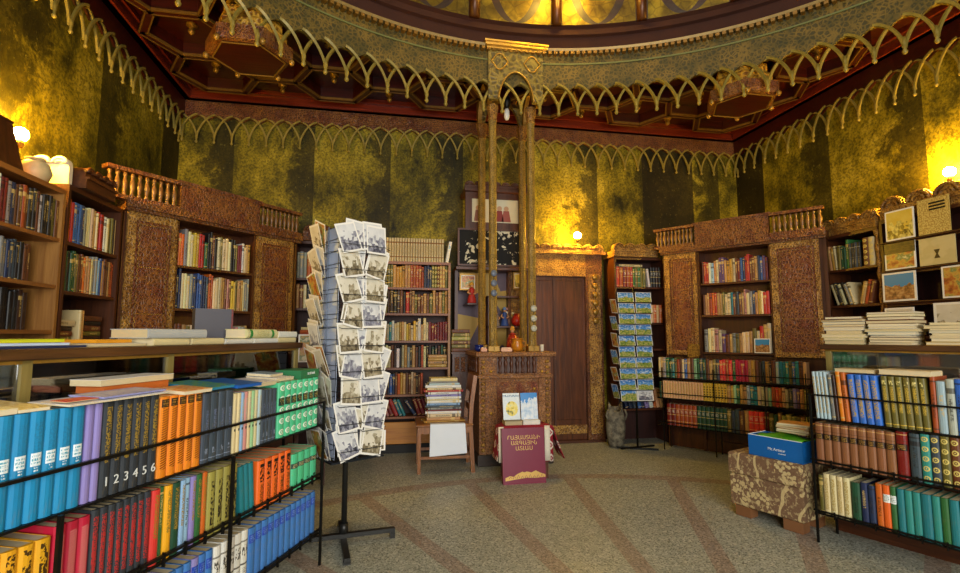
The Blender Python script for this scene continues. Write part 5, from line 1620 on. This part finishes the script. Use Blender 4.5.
for i, (x, m, lab, c) in enumerate(((1.135, None, 'white book with a yellow flower on its cover, standing left above the atlas', '#d8e6ec'), (1.30, None, 'blue book with a mountain on its cover, standing right above the atlas', '#4aa0d8'))):
    o = empty('picture_book', (x, 4.50, .505), rad(1), lab, 'book')
    o.rotation_euler = (rad(-10), 0, rad(1 - 2 * i))
    MB().box(-.075, .075, .004, .018, 0, .23).build('page_block', PAGES, o)
    gm = G('picture_cover_%d' % i)
    X, Y_, Z_ = gm.xyz(gm.tc('Generated'))
    n = gm.noise(gm.tc('Generated'), 5, 4)
    if i == 0:
        q = gm.ma('SQRT', gm.ma('ADD', gm.ma('POWER', gm.ma('SUBTRACT', X, .52), 2), gm.ma('POWER', gm.ma('MULTIPLY', gm.ma('SUBTRACT', Z_, .42), 1.3), 2)))
        cc = gm.mix(gm.ma('LESS_THAN', q, .36), gm.mix(n, '#c8dce6', '#eef4f4'), gm.ramp(n, [(.36, '#3c5a2c'), (.46, '#e8d040'), (.6, '#f4e890'), (.7, '#a8c8a8')]))
        cc = gm.mix(gm.ma('MULTIPLY', gm.band(Z_, .86, .93), gm.ma('GREATER_THAN', gm.noise(gm.mapv(gm.tc('Generated'), (24, 1, 6)), 1.5, 1), .5)), cc, '#3c6a94')
    else:
        hor = gm.ma('ADD', .62, gm.ma('MULTIPLY', gm.ma('SUBTRACT', n, .5), .9))
        cc = gm.mix(gm.ma('GREATER_THAN', gm.ma('ADD', Z_, gm.ma('MULTIPLY', X, -.25)), hor), gm.ramp(n, [(.3, '#8fb8dc'), (.6, '#dfe8f0')]), '#1f86d4')
    MB().box(-.078, .078, 0, .004, -.002, .234).build('front_cover', gm.done(cc, .3), o)
    bx = empty('book_box', (x, 4.49, .466), 0, ('left' if i == 0 else 'right') + ' white carton supporting the ' + ('flower' if i == 0 else 'mountain') + ' book on the embroidered cloth', 'box')
    MB().box(-.078, .078, -.05, .07, .0, .036, ch=.003).build('carton_body', plain('carton_%d' % i, ('#b8a880', '#e4e0d4')[i], .6), bx)
    MB().box(-.078, .078, -.052, .07, .036, .04).build('carton_lid', plain('carton_lid_%d' % i, ('#8a7a54', '#f0ece0')[i], .6), bx)

# ------------------------------------------------------------------ stone urn by the door
vz = empty('stone_urn', (2.60, 5.50, 0), 0, 'grey-brown stone urn with a notched mouth standing right of the door', 'urn')
prof = [(.07, 0), (.085, .03), (.105, .12), (.115, .22), (.108, .32), (.09, .40), (.08, .45)]
N = 24
vs, fs = [], []
for k, (r, z) in enumerate(prof):
    for i in range(N):
        a = 2 * PI * i / N
        zz = z
        if k == len(prof) - 1: zz = z + .06 * max(0, math.cos(2 * a)) - .05 * max(0, math.cos(a + PI / 2)) ** 2
        vs.append((r * math.cos(a), r * .75 * math.sin(a), zz))
for k in range(len(prof) - 1):
    for i in range(N):
        j = (i + 1) % N
        fs.append((k * N + i, k * N + j, k * N + N + j, k * N + N + i))
b0 = len(vs)
for i in range(N):
    a = 2 * PI * i / N
    vs.append((.062 * math.cos(a), .045 * math.sin(a), .44 + .04 * max(0, math.cos(2 * a)) - .06 * max(0, math.cos(a + PI / 2)) ** 2))
for i in range(N):
    a = 2 * PI * i / N
    vs.append((.06 * math.cos(a), .045 * math.sin(a), .2))
L6 = (len(prof) - 1) * N
for i in range(N):
    j = (i + 1) % N
    fs.append((L6 + i, L6 + j, b0 + j, b0 + i)); fs.append((b0 + i, b0 + j, b0 + N + j, b0 + N + i))
fs.append(tuple(range(b0 + N, b0 + 2 * N))); fs.append(tuple(range(N - 1, -1, -1)))
gs = G('urn_stone'); n_ = gs.noise(gs.tc(), 16, 5, .65)
gs.done(gs.ramp(n_, [(.35, '#3c362a'), (.5, '#6a6250'), (.65, '#8a826a')]), .75, 0, n_, .5)
MB().add(vs, fs, 0, True).build('urn_body', gs.m, vz)
for s in (-1, 1):
    MB().tube([(s * .10, -.03, .30), (s * .125, -.03, .36), (s * .10, -.03, .42)], .012, 6).build('lug', gs.m, vz)

# ------------------------------------------------------------------ postcard spinner
SX, SY = -.225, 3.31
sp = empty('postcard_spinner', (SX, SY, 0), 0, 'tall wire spinner full of postcards beside the left counter', 'card rack')
MB().lathe([(.017, .02), (.017, 1.96)], 10).build('pole', GREYM, sp)
ft = MB().box(-.31, .31, -.017, .017, .035, .06, M=Matrix.Rotation(rad(8), 4, 'Z')).box(-.31, .31, -.017, .017, .01, .035, M=Matrix.Rotation(rad(98), 4, 'Z'))
for a in (8, 98, 188, 278):
    ft.box(.28, .31, -.02, .02, 0, .015 if a % 180 == 98 else .035, M=Matrix.Rotation(rad(a), 4, 'Z'))
ft.build('cross_foot', GREYM, sp)
MB().lathe([(.026, .06), (.026, .12)], 10).build('collar', GREYM, sp)
S = .15
AR = 30  # right face turned this much
w = MB()
zr0, NR, DZ = .55, 9, .152
for k in range(4):
    M = Matrix.Rotation(rad(AR + 90 * k), 4, 'Z')
    for x in (-S, -.005, .005, S):
        w.tube([M @ Vector((x, -S, .52)), M @ Vector((x, -S, 1.93))], .0026, 4)
    for j in range(NR * 2 + 1):
        z = zr0 + DZ * j / 2
        w.tube([M @ Vector((-S, -S, z)), M @ Vector((S, -S, z))], .0022, 4)
        if j % 2 == 0 and j < NR * 2:
            for x0 in (-S, .0):
                for zz, dy in ((z, -.045), (z + .05, -.055)):
                    w.tube([M @ Vector((x0 + .008, -S, zz)), M @ Vector((x0 + .008, -S + dy, zz - .01)), M @ Vector((x0 + S - .008, -S + dy, zz - .01)), M @ Vector((x0 + S - .008, -S, zz))], .0022, 4)
w.build('wire_basket', WIRE, sp)
bp = MB()
for k in (3,):
    bp.box(-S + .006, S - .006, -S + .006, -S + .0085, .54, 1.92, M=Matrix.Rotation(rad(AR + 90 * k), 4, 'Z'))
bp.build('backing_panel', plain('pale_backing', '#c8d6f0', .4, 0, .05), sp)
MB().box(-S - .02, S + .02, -S - .02, S + .02, .52, .53, M=Matrix.Rotation(rad(AR), 4, 'Z')).build('bottom_tray', WIRE, sp)


def card(px, py, pz, rz, tilt, roll, w, h, m, label, grp, name='postcard'):
    o = MB().box(-w / 2, w / 2, 0, .0012, 0, h).build(name, m)
    o.rotation_mode = 'QUATERNION'
    q = Matrix.Rotation(rz, 4, 'Z') @ Matrix.Rotation(tilt, 4, 'X') @ Matrix.Rotation(roll, 4, 'Y')
    o.rotation_quaternion = q.to_quaternion()
    o.location = (px, py, pz)
    return tag(o, label, 'postcard', grp)


rc = random.Random(23)
for face, ang in (('right', AR), ('left', AR - 90)):
    M = Matrix.Translation((SX, SY, 0)) @ Matrix.Rotation(rad(ang), 4, 'Z')
    for j in range(NR):
        for ci, cxn in enumerate(('left', 'right')):
            if face == 'left' and ci == 1 and j > 3: continue
            x = (-S / 2 + .006 if ci == 0 else S / 2 - .004) + (.03 if face == 'left' else 0)
            n = 2 if face == 'right' else 2
            for q in range(n):
                if q == 0: tl = rc.uniform(-3, 3)
                land = rc.random() < .12
                wd, ht = (.175, .12) if land else (.135, .185)
                P = M @ Vector((x + rc.uniform(-.012, .012), -S - .042 + .008 * q, zr0 + DZ * j - .004 + .022 * q))
                tone = rc.choice((('grey', PG), ('sepia', PS), ('grey', PG), ('sepia', PS), ('sepia', PS), ('grey', PG)) if face == 'right' else (('sepia', PS), ('brown', PCO), ('sepia', PS), ('grey', PG)))
                card(P.x, P.y, P.z, rad(ang), rad(-8 + tl * .8) if face == 'right' else rad(15 + 2 * tl), rad(rc.uniform(-17, 17) + (9 if q else 0)), wd, ht, tone[1],
                     f"{tone[0]} card, {ordinal(NR - j)} row down, {cxn} column, {'front' if q == 0 else 'rear'}, {face} face of the tall spinner", 'postcards on the tall spinner')

# ------------------------------------------------------------------ blue view-card rack
BX, BY = 2.775, 5.33
br = empty('view_card_rack', (BX, BY, 0), rad(-4), 'narrow black rack of blue-sky view cards standing right of the urn', 'card rack')
MB().lathe([(.012, .02), (.012, 1.8)], 8).build('pole', BLACKM, br)
MB().box(-.22, .22, -.012, .012, .02, .035, M=Matrix.Rotation(rad(14), 4, 'Z')).box(-.22, .22, -.012, .012, .004, .02, M=Matrix.Rotation(rad(-22), 4, 'Z')).build('cross_foot', BLACKM, br)
bw = MB()
for x in (-.2, 0, .2):
    bw.box(x - .003, x + .003, -.0, .006, .5, 1.76)
NB = 10
for j in range(NB):
    z = .53 + .122 * j
    bw.box(-.2, .2, -.05, -.045, z, z + .005); bw.box(-.2, -.196, -.05, 0, z, z + .005); bw.box(.196, .2, -.05, 0, z, z + .005)
    bw.box(-.2, .2, -.05, 0, z - .003, z)
bw.build('wire_frame', BLACKM, br)
Mb = Matrix.Translation((BX, BY, 0)) @ Matrix.Rotation(rad(-4), 4, 'Z')
for j in range(NB):
    for ci, cxn in enumerate(('left', 'right')):
        P = Mb @ Vector((-.1 + .2 * ci + rc.uniform(-.006, .006), -.04, .532 + .122 * j))
        card(P.x, P.y, P.z, rad(-4), rad(-12 + rc.uniform(-3, 3)), rad(rc.uniform(-2, 2)), .186, .116 + (.03 if j == 0 else 0), PV if (j > 0 or ci == 0) else PG,
             f"{'blue-sky view' if (j or ci == 0) else 'grey view'} card, {ordinal(NB - j)} row down, {cxn} column, narrow rack by the urn", 'view cards on the narrow rack', 'view_card')
for j in range(6):
    P = Mb @ Vector((-.215, .02, .56 + .19 * j))
    card(P.x, P.y, P.z, rad(-80), rad(14), rad(rc.uniform(-6, 6)), .11, .16, PCO if j % 2 else PV, f"edge-on card, {ordinal(6 - j)} down, left flank of the narrow rack by the urn", 'view cards on the narrow rack', 'view_card')

# small items at the foot of the right carved case
o = card(*FDR.p(.33, -.05, 1.012), FDR.rz, rad(-6), 0, .13, .15, sheet_mat('brown_booklet', '#5a3a14', '#8a6428', 8), 'small brown booklet leaning on the left carved panel above the low rack', None, 'booklet')
o = card(*FDR.p(1.02, -.03, 1.077), FDR.rz, rad(-5), 0, .15, .15, PRK, 'desert arch picture card standing at the right end of the third shelf', None, 'picture_card')
# painting leaflet standing at the end of the left counter
o = card(-.62, 4.6, 1.03, rad(10), rad(-8), 0, .22, .24, PCO, 'picture magazine standing behind the end of the left counter', None, 'picture_magazine')
ps_ = empty('side_stool', (-.62, 4.66, 0), rad(10), 'dark side stand carrying the picture magazine behind the left counter', 'stand')
MB().box(-.14, .14, -.1, .1, .99, 1.029).build('stand_top', WOODH, ps_)
for sx in (-.11, .11):
    for sy in (-.08, .08):
        MB().box(sx - .015, sx + .015, sy - .015, sy + .015, 0, .99).build('leg', WOOD, ps_)

# ------------------------------------------------------------------ patterned chest with the blue box
FBn = Fr(2.44, 3.33, .367, -.93)
gb_ = G('floral_tapestry')
v = gb_.tc()
dist_ = gb_.noise(v, 6, 3)
c1 = gb_.vor(v, 4.6, 'F1')
pet = gb_.vor(v, 36, 'F1')
ringm = gb_.ma('MULTIPLY', gb_.band(c1, .22, .46), gb_.ma('LESS_THAN', pet, .47))
core = gb_.ma('MULTIPLY', gb_.ma('LESS_THAN', c1, .22), gb_.ma('GREATER_THAN', gb_.noise(v, 34, 2), .5))
wave = gb_.n('ShaderNodeTexWave', {'Vector': v, 'Scale': 2.2, 'Distortion': 9.0, 'Detail': 2.0, 'Detail Scale': 1.2}).outputs[1]
leafm = gb_.ma('MULTIPLY', gb_.ma('GREATER_THAN', wave, .955), gb_.ma('GREATER_THAN', c1, .42))
leafm = gb_.ma('MAXIMUM', leafm, gb_.ma('MULTIPLY', gb_.ma('GREATER_THAN', gb_.noise(v, 30, 4, .7), .55), .55))
mk_ = gb_.ma('MAXIMUM', ringm, gb_.ma('MAXIMUM', core, leafm))
cc = gb_.mix(gb_.noise(v, 60, 3), '#6a4c34', '#8a6a4c')
cc = gb_.mix(mk_, cc, gb_.mix(gb_.noise(v, 50), '#b89a64', '#e0cc94'))
gb_.done(cc, .8, 0, gb_.noise(v, 120), .2)
TAP = gb_.m
ce = empty('upholstered_chest', FBn.p(0), FBn.rz, 'two-tier chest covered in brown floral tapestry on wooden block feet', 'chest')
WB, DB = .485, .32
MB().box(0, WB, 0, DB, .075, .285, ch=.008).build('lower_box', TAP, ce)
MB().box(-.006, WB + .006, -.006, DB + .006, .288, .436, ch=.01).build('upper_box', TAP, ce)
for (a, b) in ((.02, .13), (WB - .14, WB - .02)):
    for (c_, d_) in ((.015, .1), (DB - .1, DB - .015)):
        MB().box(a, b, c_, d_, 0, .075, ch=.004).build('block_foot', plain('foot_wood', '#8a5c38', .5, 0, .2, 6) if 'foot_wood' not in bpy.data.materials else bpy.data.materials['foot_wood'], ce)
bb = empty('blue_box', FBn.p(.13, .025, .437), FBn.rz, 'blue cardboard box with small white print, open under a green sheet, on the chest', 'box')
BLU = plain('cobalt_card', '#1264ae', .42, 0, .05, 5)
b = MB().box(0, .355, 0, .004, 0, .135).box(0, .355, .216, .22, 0, .135).box(0, .004, .004, .216, 0, .135).box(.351, .355, .004, .216, 0, .135).box(.004, .351, .004, .216, 0, .004)
b.build('carton', BLU, bb)
MB().box(.002, .353, .001, .004, .135, .139).box(.0, .003, .0, .22, .135, .139).build('rim', WHITEP, bb)
text('printed_name', 'Mc.Artieur', .026, WHITEP, bb, (.19, -.0015, .062), (PI / 2, 0, 0), .0006)
text('printed_line', 'communal', .012, WHITEP, bb, (.225, -.0015, .04), (PI / 2, 0, 0), .0006)
gp = MB()
rows_ = [[(.045 + .3 * i / 8, .012 + .19 * k / 5, .130 + .022 * math.sin(i * .9 + k) * .5 + .012 * k / 5) for i in range(9)] for k in range(6)]
gp.add(*sheet(rows_, 9, 6), 0, True)
o = gp.build('green_sheet', plain('bright_green_sheet', '#58b81c', .5, 0, .1, 5), None, FBn.p(.13, .025, .437), (0, 0, FBn.rz))
md = o.modifiers.new('thick', 'SOLIDIFY'); md.thickness = .003
tag(o, 'bright green sheet lying crumpled in the top of the blue box', 'paper')
for i, (c_, tw) in enumerate((('#d8c8a0', -4), ('#c89a40', 6), ('#e09030', -8), ('#d8d0b8', 3), ('#e8a040', 12))):
    magazine(FBn, .37, .2, .603 + .013 * i, .2, .15, .012, c_, ['buff', 'ochre', 'orange', 'pale', 'amber'][i] + ' brochure, ' + ordinal(5 - i) + ' from top in the pile behind the green sheet', tw)

# ------------------------------------------------------------------ wall lamps, jug, ceiling pendants
def emit_mat(name, c, s):
    m = bpy.data.materials.new(name); m.use_nodes = True
    b = m.node_tree.nodes['Principled BSDF']
    b.inputs['Base Color'].default_value = lin(c); b.inputs['Emission Color'].default_value = lin(c); b.inputs['Emission Strength'].default_value = s
    return m


def wall_lamp(x, y, z, rz, label, s=700, r=.042, reach=.10):
    o = empty('wall_lamp', (x, y, z), rz, label, 'lamp')
    # local -y points into the room
    MB().lathe([(.035, 0), (.04, .01), (.03, .02)], 12).build('wall_plate', GILT, o, (0, reach, -.09), (PI / 2, 0, 0))
    MB().tube([(0, reach - .01, -.09), (0, .03, -.11), (0, 0, -.08)], .007, 6).build('arm', GILT, o)
    MB().lathe([(.012, -.085), (.024, -.07), (.022, -.03), (.016, -.028)], 12).build('lamp_holder', GILT, o)
    p = [(0.012, -.03)] + [(r * math.sin(PI * (.1 + .9 * k / 7)), -r * math.cos(PI * (.1 + .9 * k / 7))) for k in range(8)]
    p[-1] = (0, r)
    MB().lathe(p, 14).build('bulb', emit_mat('lamp_glow_' + str(len(bpy.data.materials)), '#ffc63c', s), o)
    return o


LS = 1150
wall_lamp(-2.17, 3.39, 2.46, rad(90), 'lit bare bulb wall lamp above the pale bookcase on the left wall', LS)
wall_lamp(4.55, 3.28, 2.60, rad(-90), 'lit bare bulb wall lamp above the posters on the right wall', LS)
wall_lamp(2.24, 5.64, 2.445, 0, 'lit bare bulb wall lamp above the door crown', LS * .6, reach=.30)

pot(-2.06, 3.36, 2.151, [(.04, 0), (.07, .03), (.085, .07), (.07, .12), (.045, .14)], '#cdbb8a', 'pale round ceramic pot on top of the pale bookcase', 'ceramic_pot', 'pot', rough=.5)
sc = empty('plaster_ornament', (-2.165, 3.53, 2.2015), 0, 'scalloped crown end of the dark bookcase, paled as if lit, beside the left wall lamp', 'ornament')
c = MB(); scallops(c, 0, .2, 2, .10, v0=-.02, v1=.02); c.box(0, .2, -.02, .02, 0, .10)
c.build('plaster_body', plain('plaster', '#e4dcc0', .6, 0, .06), sc)  # end of the dark case's crown; lamplight is painted in as pale colour
dk = empty('bookend_wedge', (-2.08, 3.05, 2.151), rad(90), 'dark tapered wooden box standing below the left wall lamp', 'box')
MB().add([(-.1, -.1, 0), (.1, -.1, 0), (.1, .1, 0), (-.1, .1, 0), (-.06, -.06, .26), (.04, -.06, .26), (.04, .06, .26), (-.06, .06, .26)],
         [(3, 2, 1, 0), (4, 5, 6, 7), (0, 1, 5, 4), (1, 2, 6, 5), (2, 3, 7, 6), (3, 0, 4, 7)]).build('wedge_body', MAHOG, dk)
MB().box(-.065, .045, -.065, .065, .26, .27).build('wedge_cap', WOODH, dk)

for i, (x, y) in enumerate(((-1.15, 4.30), (3.47, 4.30))):
    o = empty('ceiling_pendant', (x, y, 0), 0, 'hexagonal gilded wooden boss hanging from the red ceiling, ' + ('left of' if i == 0 else 'right of') + ' the columns', 'pendant')
    MB().lathe([(.22, 3.99), (.22, 3.9), (.25, 3.88), (.25, 3.80), (.29, 3.76), (.29, 3.68)], 6, (0, 0, 0), 0, False).build('gilded_neck', carved('boss_gilding', '#b08020', '#5a2a10', '#e0b040', 13, .8) if i == 0 else bpy.data.materials['boss_gilding'], o)
    MB().lathe([(.29, 3.68), (.345, 3.67), (.345, 3.60), (.33, 3.56), (.30, 3.55)], 6, (0, 0, 0), 0, False).build('rim', CARVEF, o)
    MB().lathe([(.0, 3.535), (.27, 3.54), (.29, 3.555)], 6, (0, 0, 0), 0, False).build('base_panel', REDCEIL, o)
    e = MB()
    q = [(.285 * math.cos(rad(60 * k)), .285 * math.sin(rad(60 * k)), 3.538) for k in range(6)]
    e.tube(q, .006, 4, closed=True)
    e.build('gilt_line', GILT, o)
    for k in range(6):
        kb = MB()
        kb.lathe([(0, 3.52), (.02, 3.535), (.025, 3.56), (.01, 3.58)], 8, (.335 * math.cos(rad(60 * k)), .335 * math.sin(rad(60 * k)), 0))
        kb.build('corner_knob', GILT, o)

hc = empty('dome_chandelier', (1.68, 4.16, 0), 0, 'added lamp above view that lights the painted dome', 'chandelier')  # unseen lamp, added to make the dome gold glow
MB().tube([(0, 0, 5.9), (0, 0, 4.72)], .008, 6).build('chain', GILT, hc)
MB().lathe([(0, 4.6), (.05, 4.62), (.06, 4.68), (.02, 4.73)], 12).build('hub', GILT, hc)
for k in range(4):
    a = rad(45 + 90 * k)
    d = Vector((math.cos(a), math.sin(a), 0))
    MB().tube([d * .04 + Vector((0, 0, 4.65)), d * .14 + Vector((0, 0, 4.6)), d * .2 + Vector((0, 0, 4.67))], .008, 6).build('arm', GILT, hc)
    MB().lathe([(.012, -.035), (.03, -.01), (.032, .015), (.02, .04), (0, .05)], 12, tuple(d * .2 + Vector((0, 0, 4.71)))).build('bulb', emit_mat('chandelier_glow_%d' % k, '#ffd050', 120), hc)

# ------------------------------------------------------------------ light, camera, view
def area(name, loc, rot, sx, sy, p, col):
    l = bpy.data.lights.new(name, 'AREA'); l.shape = 'RECTANGLE'; l.size = sx; l.size_y = sy; l.energy = p; l.color = col
    o = bpy.data.objects.new(name, l); COL.objects.link(o); o.location = loc; o.rotation_euler = rot
    return o


area('window_daylight', (.7, Y0 - .02, 2.0), (rad(90), 0, 0), 3.9, 2.5, 275, (1.0, .985, .945))
area('dome_daylight', (RX, RY, 6.3), (0, 0, 0), 1.2, 1.2, 26, (1.0, .9, .7))
wd = bpy.data.worlds.new('world'); SC.world = wd; wd.use_nodes = True
wd.node_tree.nodes['Background'].inputs[0].default_value = (.6, .52, .4, 1)
wd.node_tree.nodes['Background'].inputs[1].default_value = .12

bpy.context.view_layer.update()
_dg = bpy.context.evaluated_depsgraph_get()
for o in [o for o in COL.objects if o.type == 'FONT']:
    me = bpy.data.meshes.new_from_object(o.evaluated_get(_dg))
    n = bpy.data.objects.new('tmp', me); COL.objects.link(n)
    n.parent = o.parent; n.location = o.location; n.rotation_euler = o.rotation_euler; n.scale = o.scale
    nm = o.name
    bpy.data.objects.remove(o); n.name = nm

cam = bpy.data.cameras.new('camera'); co = bpy.data.objects.new('camera', cam); COL.objects.link(co)
cam.sensor_width = 36; cam.lens = 506 / 960 * 36; cam.clip_start = .02
co.location = (0, 0, 1.26); co.rotation_euler = (rad(95.5), 0, rad(-10.6))
SC.camera = co
SC.view_settings.view_transform = 'Standard'
SC.view_settings.look = 'None'
SC.view_settings.exposure = 0.45
SC.view_settings.gamma = 1.0
SC.view_settings.use_curve_mapping = False
SC.cycles.use_denoising = True
SC.cycles.max_bounces = 8
SC.cycles.sample_clamp_indirect = 4.0
